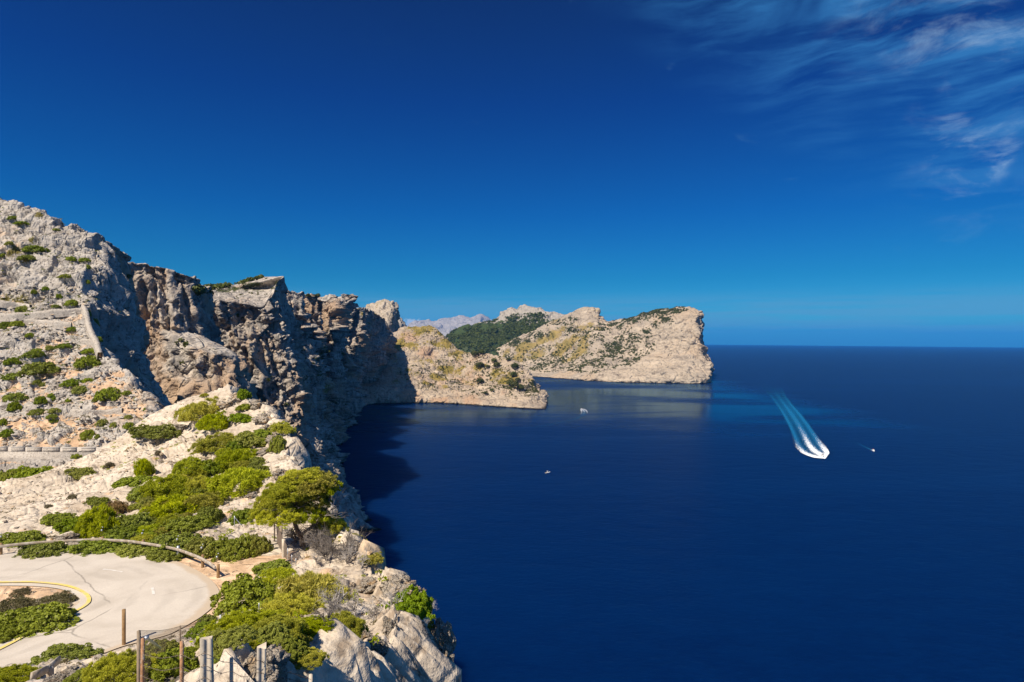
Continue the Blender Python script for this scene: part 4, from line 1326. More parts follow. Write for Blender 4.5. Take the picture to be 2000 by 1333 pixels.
M, PI_, HE, DR = 'mastic', 'pine', 'heath', 'dry'
NEAR = [
    # on the white crest
    (302, 836, 74, 30, M, 'flat dark shrub lying across the left flank of the white crest'),
    (390, 797, 66, 52, PI_, 'tall yellow-green pine shrub just left of the white summit rock'),
    (416, 824, 50, 42, PI_, 'olive pine shrub below the tall pine shrub near the summit rock'),
    (399, 768, 15, 9, PI_, 'tiny bright shrub on the skyline left of the summit rock'),
    (473, 765, 22, 24, M, 'small dark shrub on the right shoulder of the summit rock'),
    (478, 791, 38, 18, M, 'narrow green shrub in a cleft below the summit rock'),
    (472, 813, 52, 22, M, 'wedge-shaped green shrub under the narrow cleft shrub'),
    (551, 831, 38, 28, PI_, 'bright shrub overhanging the cliff edge right of the white blocks'),
    (540, 866, 28, 36, M, 'dark shrub hanging on the cliff edge below the white blocks'),
    (490, 849, 70, 32, M, 'broad dark shrub with rounded right end beside the white blocks'),
    (425, 862, 80, 42, PI_, 'loose pine shrub left of the broad dark shrub on the crest'),
    (378, 861, 32, 18, M, 'small round dark shrub at the left edge of the crest thicket'),
    (462, 888, 84, 50, PI_, 'big fluffy pine shrub under the broad dark shrub'),
    (402, 909, 50, 36, M, 'diamond-shaped dark shrub in the middle of the thicket'),
    (366, 905, 52, 40, PI_, 'pale pine shrub left of the diamond-shaped dark shrub'),
    (467, 930, 102, 64, PI_, 'largest yellow-green pine shrub above the sandy clearing'),
    (387, 943, 44, 38, PI_, 'round pine shrub left of the largest pine shrub'),
    (282, 911, 30, 38, PI_, 'small greyish shrub high on the white slope'),
    (265, 936, 74, 28, M, 'long flat dark shrub on the white slope'),
    (285, 955, 62, 28, M, 'long dark shrub lying right below the long flat one'),
    (328, 948, 86, 54, PI_, 'wide olive pine shrub in the centre of the slope'),
    (330, 985, 96, 56, PI_, 'bright pine shrub above the guardrail bend'),
    (385, 976, 70, 46, PI_, 'bright yellow pine shrub beside the sandy clearing'),
    (408, 1000, 40, 40, M, 'deep green shrub at the left edge of the sandy clearing'),
    (360, 1023, 80, 34, M, 'rounded deep green shrub behind the guardrail bend'),
    (255, 1018, 66, 44, M, 'mixed green shrub between two pine shrubs behind the rail'),
    (184, 1017, 66, 68, PI_, 'upright brownish green pine shrub behind the middle rail post'),
    (146, 1018, 56, 34, M, 'dark green shrub leaning left of the upright pine shrub'),
    (224, 990, 44, 34, DR, 'rusty brown dry shrub on the white slope'),
    (268, 983, 32, 16, M, 'small green patch of shrub right of the rusty dry shrub'),
    (109, 1007, 54, 24, M, 'thin flat green shrub on the pale slope'),
    (34, 1048, 72, 28, M, 'green shrub at the left edge just above the rail'),
    (82, 1070, 78, 24, M, 'flat green shrub growing under the left rail span'),
    (239, 1043, 70, 28, M, 'green shrub right behind the middle rail post'),
    (278, 1047, 36, 24, PI_, 'small yellowish pine shrub just above the rail'),
    (333, 1055, 92, 32, M, 'wide green shrub touching the rail from behind'),
    (190, 1066, 78, 18, M, 'low green shrub below the rail beside the middle post'),
    (262, 1074, 64, 16, M, 'low green shrub in front of the rail, first of a pair'),
    (322, 1080, 64, 22, M, 'low green shrub in front of the rail, second of a pair'),
    (400, 1060, 66, 50, M, 'big dark shrub behind the rail end'),
    (452, 1064, 70, 56, M, 'big dark shrub between the rail end and the pine'),
    (500, 1062, 46, 46, M, 'dark shrub left of the wooden fence post'),
    (477, 1004, 58, 38, M, 'round dark shrub on the sandy slope left of the pine'),
    (156, 920, 44, 24, M, 'lone oval shrub on the bare white slope'),
    (212, 906, 18, 15, HE, 'small grey cushion above the bare white slope'),
    (141, 966, 16, 12, HE, 'small grey cushion below the lone oval shrub'),
    (308, 882, 13, 11, HE, 'tiny grey cushion near the white crest'),
    (93, 985, 12, 8, HE, 'tiny grey cushion low on the bare white slope'),
    (190, 978, 40, 14, M, 'thin green strip of shrub left of the rusty dry shrub'),
    # beside the road
    (530, 1103, 60, 26, M, 'low green shrub at the far end of the gravel lay-by'),
    (482, 1152, 112, 80, M, 'large dark green shrub beside the road bend'),
    (545, 1120, 60, 40, PI_, 'yellow pine shrub behind the large dark roadside shrub'),
    (606, 1140, 120, 84, PI_, 'brightest yellow pine shrub in the middle of the foreground'),
    (560, 1178, 96, 56, PI_, 'spreading yellow pine shrub below the brightest one'),
    (470, 1212, 120, 60, PI_, 'olive pine shrub around the thin steel post'),
    (398, 1226, 56, 30, M, 'green shrub hiding the end of the mesh fence'),
    (540, 1222, 90, 54, PI_, 'dark olive pine shrub in the shade of the yellow ones'),
    (668, 1215, 80, 60, PI_, 'shaded pine shrub under the dead branches'),
    (612, 1284, 165, 92, M, 'huge glossy green shrub right of the concrete posts'),
    (545, 1262, 70, 50, M, 'green shrub above the big pale boulder'),
    (440, 1290, 90, 84, M, 'tangled green shrub between the two concrete posts'),
    (345, 1292, 110, 76, M, 'olive green shrub behind the rusty fence rods'),
    (300, 1265, 80, 44, M, 'green shrub behind the corner of the mesh fence'),
    (222, 1302, 104, 80, PI_, 'bright green shrub at the foot of the wooden post'),
    (160, 1318, 60, 36, M, 'low green shrub left of the bright one by the road'),
    (118, 1296, 120, 46, M, 'dark roadside shrub behind the broken rail'),
    (18, 1318, 76, 44, PI_, 'yellow pine shrub in the bottom left corner'),
    (58, 1208, 126, 54, M, 'bright green shrub filling the inside of the hairpin'),
    (8, 1232, 60, 40, M, 'green shrub at the left picture edge inside the hairpin'),
    (27, 1178, 66, 32, HE, 'grey-green heath patch inside the hairpin'),
    (103, 1169, 56, 26, HE, 'grey heath cushion at the tip of the hairpin island'),
    (40, 1153, 28, 16, HE, 'round dark cushion on the hairpin island'),
    (146, 1166, 11, 10, HE, 'tiny cushion at the very tip of the hairpin island'),
    (796, 1176, 80, 66, M, 'dense green shrub on the cliff-edge rock'),
    (836, 1236, 28, 46, M, 'small shrub hanging down the cliff-edge rock'),
    (742, 1311, 34, 26, M, 'small bright shrub at the bottom by the cliff'),
    (722, 1088, 38, 24, PI_, 'small bright pine shrub at the cliff edge under the dead tree'),
    (640, 1320, 60, 30, HE, 'pale grey-green cushion at the bottom edge'),
]
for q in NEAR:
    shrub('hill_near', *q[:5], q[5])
for q in [(59, 922, 76, 48, M, 'big dark shrub below the lower road parapet'), (12, 938, 38, 44, M, 'dark shrub at the left edge below the parapet'), (34, 973, 30, 20, M, 'small green shrub at the foot of the pale slope')]:
    o_ = shrub('slope', *q[:5], q[5])

FAR = [(22, 704, 30, 15), (62, 694, 40, 14), (71, 682, 21, 8), (96, 679, 15, 11), (122, 675, 25, 10), (171, 684, 25, 11), (76, 720, 72, 20), (168, 706, 45, 25), (22, 736, 31, 14),
       (72, 745, 15, 10), (85, 752, 15, 9), (170, 740, 19, 11), (140, 747, 38, 16), (155, 760, 28, 18), (206, 768, 48, 26), (28, 774, 39, 18), (28, 792, 27, 20), (79, 780, 25, 18),
       (104, 775, 26, 17), (135, 779, 13, 9), (184, 780, 10, 10), (71, 805, 28, 12), (107, 801, 27, 10), (98, 812, 19, 10), (105, 820, 16, 9), (5, 825, 14, 15), (11, 846, 26, 17),
       (198, 825, 22, 14), (221, 829, 14, 11), (252, 830, 19, 16), (250, 814, 15, 9), (172, 848, 28, 22), (190, 851, 10, 10), (224, 864, 22, 12), (153, 886, 30, 13), (246, 768, 15, 10),
       (264, 778, 8, 8), (283, 799, 8, 7), (42, 602, 28, 16), (139, 592, 22, 14), (65, 571, 11, 10), (9, 637, 20, 18), (32, 630, 27, 13), (139, 642, 17, 10), (56, 654, 15, 10),
       (67, 487, 45, 12), (50, 502, 32, 12), (137, 505, 20, 10), (164, 506, 20, 9), (17, 476, 15, 9), (25, 425, 22, 9), (41, 436, 25, 8), (110, 447, 12, 6), (172, 522, 10, 10), (127, 542, 25, 8),
       (172, 551, 10, 10), (115, 579, 13, 12), (176, 612, 12, 16), (185, 634, 16, 20), (195, 660, 12, 14), (5, 500, 16, 10), (88, 565, 14, 9), (105, 598, 14, 8), (60, 612, 24, 8)]
ORD = ['first', 'second', 'third', 'fourth', 'fifth', 'sixth', 'seventh', 'eighth', 'ninth', 'tenth', 'eleventh', 'twelfth', 'thirteenth', 'fourteenth', 'fifteenth', 'sixteenth', 'seventeenth', 'eighteenth', 'nineteenth', 'twentieth', 'last but two', 'last but one', 'very last', 'extra']
BANDS = [(0, 460, 'on the rock face close under the skyline'), (460, 530, 'halfway up the grey rock face'), (530, 585, 'at the foot of the grey rock face'), (585, 660, 'around the zigzag path walls'),
         (660, 712, 'on the top terraces'), (712, 757, 'on the upper middle terraces'), (757, 790, 'on the middle terraces'), (790, 822, 'on the lower middle terraces'), (822, 900, 'on the lowest terraces above the lower road')]
for lo_, hi_, where in BANDS:
    row = sorted([f for f in FAR if lo_ <= f[1] < hi_])
    for n_, f in enumerate(row):
        big = max(row, key=lambda g: g[2] * g[3])
        size = 'widest' if f is big else ('small' if f[2] < 16 else 'cushion-shaped')
        far_shrub('slope', *f, f'{size} dark green shrub {where}, {ORD[n_]} from the left', 'shrubs on the terraced slope')
# thicket filling the crest: bushes nothing tells apart
rt = random.Random(77)
fill = []
for k_ in range(64):
    px_ = 268 + 250 * rt.random()
    py_ = 1040 - (px_ - 250) * 0.55 + rt.uniform(-62, 30)
    if py_ < 838 or (px_ > 440 and 950 < py_ < 1030):
        continue
    wv = rt.uniform(20, 44)
    fill.append(('crest thicket', px_, py_, wv, wv * rt.uniform(0.5, 0.8), PI_ if rt.random() < 0.6 else M))
for k_ in range(36):
    px_ = rt.uniform(380, 690)
    py_ = rt.uniform(1200, 1320)
    if px_ > 470 and py_ > 1250 and px_ < 560:
        continue
    wv = rt.uniform(36, 64)
    fill.append(('foreground thicket', px_, py_, wv, wv * rt.uniform(0.5, 0.75), PI_ if rt.random() < 0.35 else M))
for where, lo_, hi_ in (('crest thicket', 830, 1080), ('foreground thicket', 1190, 1330)):
    for r_, rowname in enumerate(('top', 'upper', 'middle', 'lower', 'bottom')):
        a_, b_ = lo_ + (hi_ - lo_) * r_ / 5, lo_ + (hi_ - lo_) * (r_ + 1) / 5
        row = sorted([f for f in fill if f[0] == where and a_ <= f[2] < b_], key=lambda f: f[1])
        for n_, f in enumerate(row):
            kd = 'yellow-green needle' if f[5] == PI_ else 'dark leafy'
            shrub('hill_near', *f[1:6], f'low {kd} bush in the {where}, {rowname} row, {ORD[n_]} from the left', None, 'bushes of the ' + where)

# ------------------------------------------------------------------ the pine on the cliff edge
def pine_tree():
    base = hit('hill_near', 592, 1066)
    k = base[1] / FPX
    root = empty('pine_tree', tuple(base))

    def at(px, py, dy=0.0):
        return np.array([(px - 592) * k, dy, (1066 - py) * k])
    tb = Bag()
    paths = [([(592, 1070), (586, 1045), (575, 1020), (572, 995), (580, 965)], 0.17, 0),
             ([(586, 1045), (606, 1030), (628, 1010), (642, 975), (645, 945)], 0.11, 0.5),
             ([(575, 1020), (555, 1005), (540, 985), (528, 965)], 0.09, -0.4),
             ([(572, 995), (560, 975), (550, 950)], 0.07, 0.3), ([(580, 990), (598, 965), (612, 935)], 0.07, -0.6),
             ([(590, 1050), (625, 1048), (660, 1055), (690, 1075)], 0.09, 0.2), ([(600, 1045), (632, 1060), (660, 1075), (680, 1090)], 0.07, -0.5)]
    for n_, (pp, ra, dy) in enumerate(paths):
        pts = np.array([at(a, b, dy * i / (len(pp) - 1)) for i, (a, b) in enumerate(pp)])
        pts = catmull(pts[:, None, :], 12)[:, 0] + 0.05 * np.random.default_rng(n_).normal(size=(12, 3)) * np.linspace(0, 1, 12)[:, None]
        tb.tube(pts, np.linspace(ra, ra * 0.35, 12), 6)
    tb.obj('trunk', MAT['bark'], root)
    lb = Bag()
    rr = random.Random(3)
    for n_ in range(64):
        a = rr.choice([(570, 995), (606, 1030), (640, 1000), (555, 1005), (620, 1050), (650, 1060), (590, 985)])
        twigs(500 + n_, rr.uniform(0.6, 1.1), 0.028, 2, 0.7, 0.15, (2, 4), lb, at(*a, rr.uniform(-0.9, 0.6)), (rr.uniform(-1, 1), rr.uniform(-1, 0.4), rr.uniform(-0.2, 0.8)), sides=3)
    lb.obj('limbs', MAT['darkwood'], root)['kind'] = 'stuff'
    crowns = [(572, 952, 96, 46, 0.1, 0), (606, 940, 84, 42, 0.3, 1), (540, 970, 66, 42, -0.3, 2), (556, 994, 80, 40, -0.5, 0), (630, 950, 52, 36, 0.4, 2), (588, 926, 70, 26, 0.2, 2),
              (598, 1000, 76, 36, 0.3, 1), (520, 992, 44, 30, -0.5, 1), (602, 974, 70, 36, 0.5, 0), (636, 1030, 58, 36, 0.9, 1), (672, 1060, 60, 36, 0.5, 0), (698, 1082, 46, 28, 0.1, 1)]
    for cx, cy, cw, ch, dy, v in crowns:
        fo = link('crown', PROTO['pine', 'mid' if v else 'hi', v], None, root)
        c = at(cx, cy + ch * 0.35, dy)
        fo.location = c
        fo.scale = (cw * k * 0.55, cw * k * 0.5, ch * k * 0.98)
        fo.rotation_euler = (0, 0, v * 1.3 + cx)
    tag(root, 'broad wind-bent pine tree leaning over the cliff edge', 'pine tree')


pine_tree()

DEADP = [twigs(900 + i, 0.55, 0.042, 4, 0.75, 0.22, (3, 4), wiggle=0.28).mesh('branches') for i in range(4)]
for d_ in DEADP:
    d_.materials.append(MAT['deadwood'])
DARKP = [d_.copy() for d_ in DEADP]
for d_ in DARKP:
    d_.materials.clear()
    d_.materials.append(MAT['darkwood'])  # dark copies; massed under the pine crown they also stand in for its shade
DEAD = [(580, 1035, 90, 60, -0.2, 1, 'dark bare twigs wrapped round the pine trunk'), (626, 1055, 120, 70, 0.2, 1, 'dense dark brush under the right half of the pine'), (668, 1040, 90, 90, 0.6, 1, 'dark brush jutting right below the pine crown'), (612, 1035, 110, 64, 0.1, 1, 'dark tangle of bare twigs filling the shade under the pine crown'), (648, 1045, 110, 74, 0.3, 1, 'dark twiggy mass right of the pine trunk'), (690, 1052, 90, 70, 0.5, 1, 'dark bare branches leaning out over the sea below the pine'), (560, 1030, 60, 40, -0.4, 0, 'thin dead twigs left of the pine trunk'), (652, 1000, 66, 86, 0.5, 1, 'dark leafless shrub against the sea right of the pine crown'), (675, 1072, 80, 66, 0.3, 0, 'silvery dead branches below the pine'), (706, 1082, 66, 60, 0.7, 0, 'bleached dead tree fanning out over the cliff edge'),
        (622, 1082, 60, 44, -0.2, 0, 'small dead branches on the bare earth under the pine'), (640, 1066, 90, 60, 0.1, 1, 'tangle of grey dead twigs inside the pine foot'),
        (655, 1152, 110, 90, 0.1, 0, 'big grey leafless shrub right of the brightest yellow pine shrub'), (692, 1170, 100, 80, 0.2, 0, 'bleached leafless shrub at the middle of the cliff-top rock'), (640, 1190, 100, 60, -0.1, 1, 'dark twiggy shrub beneath the big grey leafless one'),
        (728, 1185, 84, 70, 0.3, 0, 'white dead branches lying beside the dense cliff-edge shrub'), (762, 1165, 70, 56, 0.5, 0, 'pale dead twigs in front of the dense cliff-edge shrub'), (700, 1215, 80, 56, 0.2, 0, 'low pale dead branches above the earth patch'),
        (800, 1250, 60, 76, 0.3, 1, 'twisted dark dead branch on the cliff face'), (812, 1295, 56, 60, 0.3, 0, 'curled bleached dead branch at the bottom of the cliff face'), (845, 1165, 50, 24, 0.6, 0, 'short dead branch jutting over the sea'),
        (462, 1255, 26, 30, 0.0, 0, 'small bleached stump of twigs above the boulder'), (540, 1262, 24, 30, 0.0, 0, 'thin bleached twigs right of the second concrete post'), (440, 1205, 40, 26, -0.2, 0, 'grey twigs at the foot of the large roadside shrub'),
        (585, 1320, 50, 30, 0.0, 0, 'dry pale twigs at the bottom edge by the short stub'), (735, 1108, 44, 30, 0.5, 1, 'grey dry shrub on the rim under the bleached dead tree')]
for n_, (px_, py_, w_, h_, lean_, dark_, lab) in enumerate(DEAD):
    b_ = hit('hill_near', px_, py_ + h_ * 0.42)
    k = b_[1] / FPX
    root = empty('dead_tree' if w_ > 62 else 'dead_branch', tuple(b_))
    for j in range(4 if w_ > 60 else 2):
        o = link('branches', (DARKP if dark_ else DEADP)[(n_ + j) % 4], None, root)
        o.scale = (w_ * k * 0.62, w_ * k * 0.55, h_ * k * 0.85)
        o.rotation_euler = (RN.uniform(-0.5, 0.2), lean_ + RN.uniform(-0.25, 0.25), RN.uniform(0, 6.28))
    tag(root, lab, 'dead shrub')

# ------------------------------------------------------------------ boulders and loose stones
def rock_mesh(name, seed, n=22, ang=0.34):
    th = np.linspace(0, np.pi, n)
    ph = np.linspace(0, 2 * np.pi, 2 * n, endpoint=False)
    T_, F_ = np.meshgrid(th, ph, indexing='ij')
    d = np.stack([np.sin(T_) * np.cos(F_), np.sin(T_) * np.sin(F_), np.cos(T_)], -1).reshape(-1, 3)
    r_ = 1 + ang * 1.9 * facets(d * 1.25 + seed * 7.3, seed, sharp=30) + ang * 0.9 * facets(d * 2.9 + seed, seed + 9, sharp=30) + ang * 0.4 * facets(d * 7.0 + seed, seed + 19, sharp=30) + 0.04 * fbm(d * 9.0 + seed, 3, seed)
    V = d * r_[:, None]
    a, b = n, 2 * n
    i = (np.arange(a - 1)[:, None] * b + np.arange(b)[None]).ravel()
    j = (np.arange(a - 1)[:, None] * b + (np.arange(b)[None] + 1) % b).ravel()
    me = mesh_np(name, V, np.stack([i, i + b, j + b, j], 1), dict(soil=np.zeros(len(V)), grass=np.zeros(len(V)), scrub=np.zeros(len(V)), warmth=np.clip(0.3 + fbm(V * 1.5 + seed, 3, seed), 0, 1) * 0.8))
    return me


boulder_mat = rock_mat('boulder_limestone', (0.53, 0.465, 0.385), (0.44, 0.385, 0.315), (0.31, 0.25, 0.19), 0.6, bump=0.30, warm=(0.58, 0.40, 0.23))
ROCKS = [rock_mesh('boulder', 3 + i, 44) for i in range(5)]
for m_ in ROCKS:
    m_.materials.append(boulder_mat)
BOULD = [(500, 1305, 104, 74, 'big pale boulder with orange lichen behind the second concrete post'), (312, 1326, 62, 28, 'pale boulder at the bottom between the rusty rods'), (362, 1322, 34, 26, 'small pale boulder beside the second rusty rod'),
         (402, 1330, 36, 16, 'low pale stone at the foot of the first concrete post'), (120, 1322, 66, 26, 'white rock behind the broken rail at the bottom'), (160, 1312, 40, 20, 'white rock right of the broken rail'),
         (505, 788, 34, 18, 'white block on the crest, topmost of the stack'), (516, 812, 40, 20, 'white block on the crest, second of the stack'), (524, 836, 40, 20, 'white block on the crest, third of the stack'), (531, 856, 30, 16, 'white block on the crest, lowest of the stack'),
         (515, 878, 26, 14, 'rounded white stone left of the shrub hanging on the edge'), (572, 928, 40, 26, 'pale block just above the pine crown'), (548, 922, 30, 20, 'small pale block left above the pine crown'), (490, 966, 24, 12, 'flat white stone in the sandy clearing'),
         (356, 833, 40, 14, 'white slab left of the olive pine shrub'), (460, 775, 50, 26, 'white summit block of the crest'), (425, 790, 40, 20, 'white block left below the summit block'),
         (778, 1140, 62, 40, 'cream block on the cliff rim above the dense shrub'), (818, 1165, 44, 40, 'cream block on the cliff rim right of the dense shrub'), (760, 1222, 30, 40, 'upright orange-stained block below the dense shrub'), (858, 1240, 48, 62, 'cream rock bulge on the cliff rim'),
         (872, 1296, 44, 60, 'lowest cream rock bulge on the cliff rim'), (720, 1140, 46, 26, 'white rock among the dead branches'), (705, 1240, 34, 20, 'pale stone above the earth patch'), (790, 1290, 60, 50, 'pale rock low on the cliff face'), (735, 1262, 44, 26, 'pale stone by the earth patch'),
         (130, 1050, 40, 12, 'flat white slab between the rail posts'), (155, 1066, 44, 14, 'white slab under the rail joint'), (64, 1185, 10, 7, 'small white stone on the hairpin island'), (135, 1180, 14, 7, 'small pale stone by the yellow line tip')]
for n_, (px_, py_, w_, h_, lab) in enumerate(BOULD):
    b_ = hit('hill_near', px_, min(py_ + h_ * 0.25, 1345))
    k = b_[1] / FPX
    o = link('boulder', ROCKS[n_ % 5], None)
    o.location = (b_[0], b_[1] + w_ * k * 0.15, b_[2])
    o.scale = (w_ * k * 0.52, w_ * k * 0.45, h_ * k * 0.55)
    o.rotation_euler = (RN.uniform(-0.2, 0.2), RN.uniform(-0.2, 0.2), RN.uniform(0, 6.28))
    tag(o, lab, 'boulder')


def stones(name, surf, n, box, size, seed, mat, label, avoid_road=True, ymax=1e9):
    """loose stones too many to count"""
    V, u, v, Y = SURF[surf]
    r = np.random.default_rng(seed)
    ok = (u > box[0]) & (u < box[2]) & (v > box[1]) & (v < box[3]) & (Y < ymax)
    if avoid_road:
        sd_ = np.full(len(V), 9.0)
        idx0 = np.where(ok)[0]
        sd_[idx0] = poly_sd(V[idx0, 0], V[idx0, 1], ROAD_POLY)
        ok &= sd_ > 0.3
    idx = np.where(ok)[0]
    wgt = np.clip(fbm(V[idx] / 2.5, 3, seed) + 0.35, 0.02, 1) * Y[idx]
    idx = r.choice(idx, n, p=wgt / wgt.sum())
    oct_ = np.array([[1, 0, 0], [0, 1, 0], [-1, 0, 0], [0, -1, 0], [0, 0, 0.9], [0.6, 0.6, 0.5], [-0.6, 0.5, 0.55], [-0.5, -0.6, 0.5], [0.55, -0.6, 0.5]])
    fo = np.array([[0, 5, 8, 8], [0, 1, 5, 5], [1, 6, 5, 5], [1, 2, 6, 6], [2, 7, 6, 6], [2, 3, 7, 7], [3, 8, 7, 7], [3, 0, 8, 8], [4, 5, 6, 6], [4, 6, 7, 7], [4, 7, 8, 8], [4, 8, 5, 5]])[:, :3]
    s_ = size[0] * (size[1] / size[0]) ** (r.random(n) ** 2.2)
    a = r.random(n) * 6.283
    P9 = oct_[None] * (0.65 + 0.7 * r.random((n, 9, 3)))
    P9 = P9 * (s_[:, None, None] * np.stack([np.ones(n), 0.6 + 0.4 * r.random(n), 0.45 + 0.4 * r.random(n)], 1)[:, None, :])
    ca, sa = np.cos(a)[:, None], np.sin(a)[:, None]
    X_ = P9[..., 0] * ca - P9[..., 1] * sa
    Y_ = P9[..., 0] * sa + P9[..., 1] * ca
    P9 = np.stack([X_, Y_, P9[..., 2] - 0.12 * s_[:, None]], -1) + V[idx][:, None] + np.concatenate([r.normal(0, 0.08, (n, 1, 2)), np.zeros((n, 1, 1))], 2)
    F = (fo[None] + (np.arange(n) * 9)[:, None, None]).reshape(-1, 3)
    Vv = P9.reshape(-1, 3)
    z0 = np.zeros(len(Vv))
    me = mesh_np(name, Vv, F, dict(soil=z0, grass=z0, scrub=z0, warmth=np.repeat(r.random(n) * 0.7, 9)))
    return tag(link(name, me, mat), label, None, None, 'stuff')


stones('loose_stones', 'hill_near', 5200, (-40, 770, 900, 1340), (0.04, 0.30), 8, boulder_mat, 'loose pale limestone stones strewn over the hillside')
slope_stone = rock_mat('slope_stones', (0.52, 0.475, 0.42), (0.45, 0.405, 0.355), (0.22, 0.19, 0.16), 1.2, bump=0.2, warm=(0.50, 0.37, 0.25))
stones('slope_rubble', 'slope', 6500, (-20, 560, 310, 890), (0.18, 0.85), 9, slope_stone, 'grey limestone rubble covering the terraced slope', False)


# small far pines and scrub
def blob_mesh(name, seed, nl=420, leaf=0.28):
    r = np.random.default_rng(seed)
    d = dome_dirs(r, nl, -0.5)
    rad = lumpy(d, seed, 0.5) * (0.7 + 0.35 * r.random(nl))
    pos = d * rad[:, None] * np.array([1, 1, 0.8])
    nor = unit(d + 0.6 * r.normal(size=(nl, 3)))
    ax = unit(np.cross(nor, r.normal(size=(nl, 3))))
    V, F = quads_from(pos, ax, np.cross(nor, ax), leaf * 1.3, leaf)
    tint = np.clip(0.2 + 0.5 * r.random(nl) + 0.25 * d[:, 2], 0, 1)
    return mesh_np(name, V, F, dict(tint=np.repeat(tint, 4)))


far_green = leaf_mat('far_pine_foliage', (0.030, 0.045, 0.010), (0.085, 0.105, 0.022), (0.075, 0.085, 0.02), 0.15)
FARB = [blob_mesh('crown', 91 + i) for i in range(3)]
for m_ in FARB:
    m_.materials.append(far_green)
tr_ = Bag()
tr_.tube([(0, 0, -1.2), (0.05, 0, -0.6), (0, 0.03, 0.1)], [0.10, 0.08, 0.05], 5)
FTR = tr_.mesh('trunk')
FTR.materials.append(MAT['bark'])


def far_pine(surf, px, py, wpx, label, group):
    b_ = hit(surf, px, py + wpx * 0.35, 3.0)
    R_ = wpx * b_[1] / FPX * 0.5
    root = empty('pine_tree', (b_[0], b_[1], b_[2] + R_ * 0.75), RN.random() * 6)
    for me, nm in ((FARB[RN.randrange(3)], 'crown'), (FTR, 'trunk')):
        o = link(nm, me, None, root)
        o.scale = (R_, R_, R_ * RN.uniform(0.75, 1.0))
    return tag(root, label, 'pine tree', group)


TREES = [(937, 713, 17, 'largest round pine on the promontory slope'), (952, 716, 9, 'small pine right of the largest round one'), (965, 706, 11, 'upper of the two pines above the promontory saddle'), (970, 712, 12, 'lower of the two pines above the promontory saddle'),
         (1006, 716, 14, 'upper pine in the column near the promontory tip'), (1003, 730, 13, 'middle pine in the column near the promontory tip'), (996, 746, 14, 'lower left pine in the cluster near the promontory tip'), (1006, 751, 16, 'biggest pine in the cluster near the promontory tip'),
         (1016, 757, 15, 'rightmost pine in the cluster near the promontory tip'), (1012, 742, 11, 'small pine on top of the cluster near the promontory tip'), (928, 690, 14, 'left pine on the promontory skyline'), (940, 688, 12, 'right pine on the promontory skyline'),
         (993, 702, 9, 'small pine above the column near the promontory tip'), (938, 744, 14, 'dark shrubby pine low on the promontory'), (960, 760, 8, 'small lone pine low on the promontory'), (948, 767, 7, 'smallest lone pine low on the promontory')]
for px_, py_, w_, lab in TREES:
    far_pine('prom', px_, py_, w_, lab, 'pines on the promontory')
for px_, py_, lab in ((603, 578, 'left of two small pines on the cliff rim'), (621, 578, 'right of two small pines on the cliff rim')):
    far_pine('cliff', px_, py_, 10, lab, 'pines on the cliff rim')


def scatter_wood(name, surf, patches, n, size, seed, label, by_attr=None):
    """a far wood or scrub that reads as one mass: many small crowns in one mesh"""
    V, u, v, Y = SURF[surf]
    r = np.random.default_rng(seed)
    wgt = np.zeros(len(V))
    for px_, py_, rx, ry, k_ in patches:
        wgt = np.maximum(wgt, k_ * np.exp(-((u - px_) / rx) ** 2 - ((v - py_) / ry) ** 2))
    wgt[wgt < 0.08] = 0
    wgt *= np.clip(0.35 + 1.1 * fbm(V / (size * 9), 4, seed), 0.0, 1) * (Y > 0)
    idx = r.choice(len(V), n, p=wgt / wgt.sum())
    c = V[idx] + np.array([0, 0, size * 0.25])
    s_ = size * (0.4 + 0.75 * r.random(n) ** 1.5)
    nl = 26
    d = unit(r.normal(size=(n, nl, 3)) + np.array([0, 0, 0.35]))
    pos = (c[:, None] + d * s_[:, None, None] * np.array([1, 1, 0.75]) * (0.75 + 0.4 * r.random((n, nl, 1)))).reshape(-1, 3)
    nor = unit(d.reshape(-1, 3) + 0.5 * r.normal(size=(n * nl, 3)))
    ax = unit(np.cross(nor, r.normal(size=(n * nl, 3))))
    lf = np.repeat(s_, nl)[:, None] * 0.75
    Vv, F = quads_from(pos, ax, np.cross(nor, ax), lf * 1.2, lf)
    tint = np.clip(0.25 + 0.5 * r.random(n * nl) + 0.2 * d.reshape(-1, 3)[:, 2], 0, 1)
    return tag(link(name, mesh_np(name, Vv, F, dict(tint=np.repeat(tint, 4))), far_green), label, None, None, 'stuff')


scatter_wood('headland_scrub', 'head', [(1205, 636, 14, 7, 1), (1235, 625, 18, 7, 1), (1262, 614, 20, 7, 1), (1290, 609, 22, 7, 1), (1322, 607, 18, 5, 1), (1300, 624, 12, 10, 0.9), (1282, 634, 9, 7, 0.8), (1262, 648, 8, 6, .5), (1232, 655, 8, 6, .5), (1215, 662, 12, 6, .5),
                                        (1095, 632, 22, 5, 0.9), (1120, 624, 12, 4, .7), (1050, 655, 26, 6, .8), (1020, 666, 18, 5, .9), (1000, 674, 12, 4, .8), (1118, 645, 14, 6, 0.9), (1150, 712, 50, 16, .3), (1200, 690, 50, 26, .3), (1070, 700, 60, 24, .3), (1150, 660, 40, 20, .3), (1240, 670, 40, 30, .22), (1010, 700, 50, 16, .3), (1180, 640, 20, 10, .3)],
             5200, 5.5, 15, 'dark pine scrub along the crest and gullies of the far headland')
scatter_wood('promontory_scrub', 'prom', [(860, 725, 30, 18, .5), (840, 750, 24, 12, .5), (900, 700, 30, 14, .35), (960, 735, 40, 20, .5), (1000, 745, 24, 22, .7), (1035, 760, 14, 14, .5), (900, 745, 40, 18, .3), (945, 700, 30, 10, .5), (770, 680, 24, 12, .35), (830, 655, 30, 10, .35), (930, 765, 60, 16, .2), (800, 730, 40, 20, .2)],
             1900, 2.6, 16, 'scattered low green scrub over the promontory')
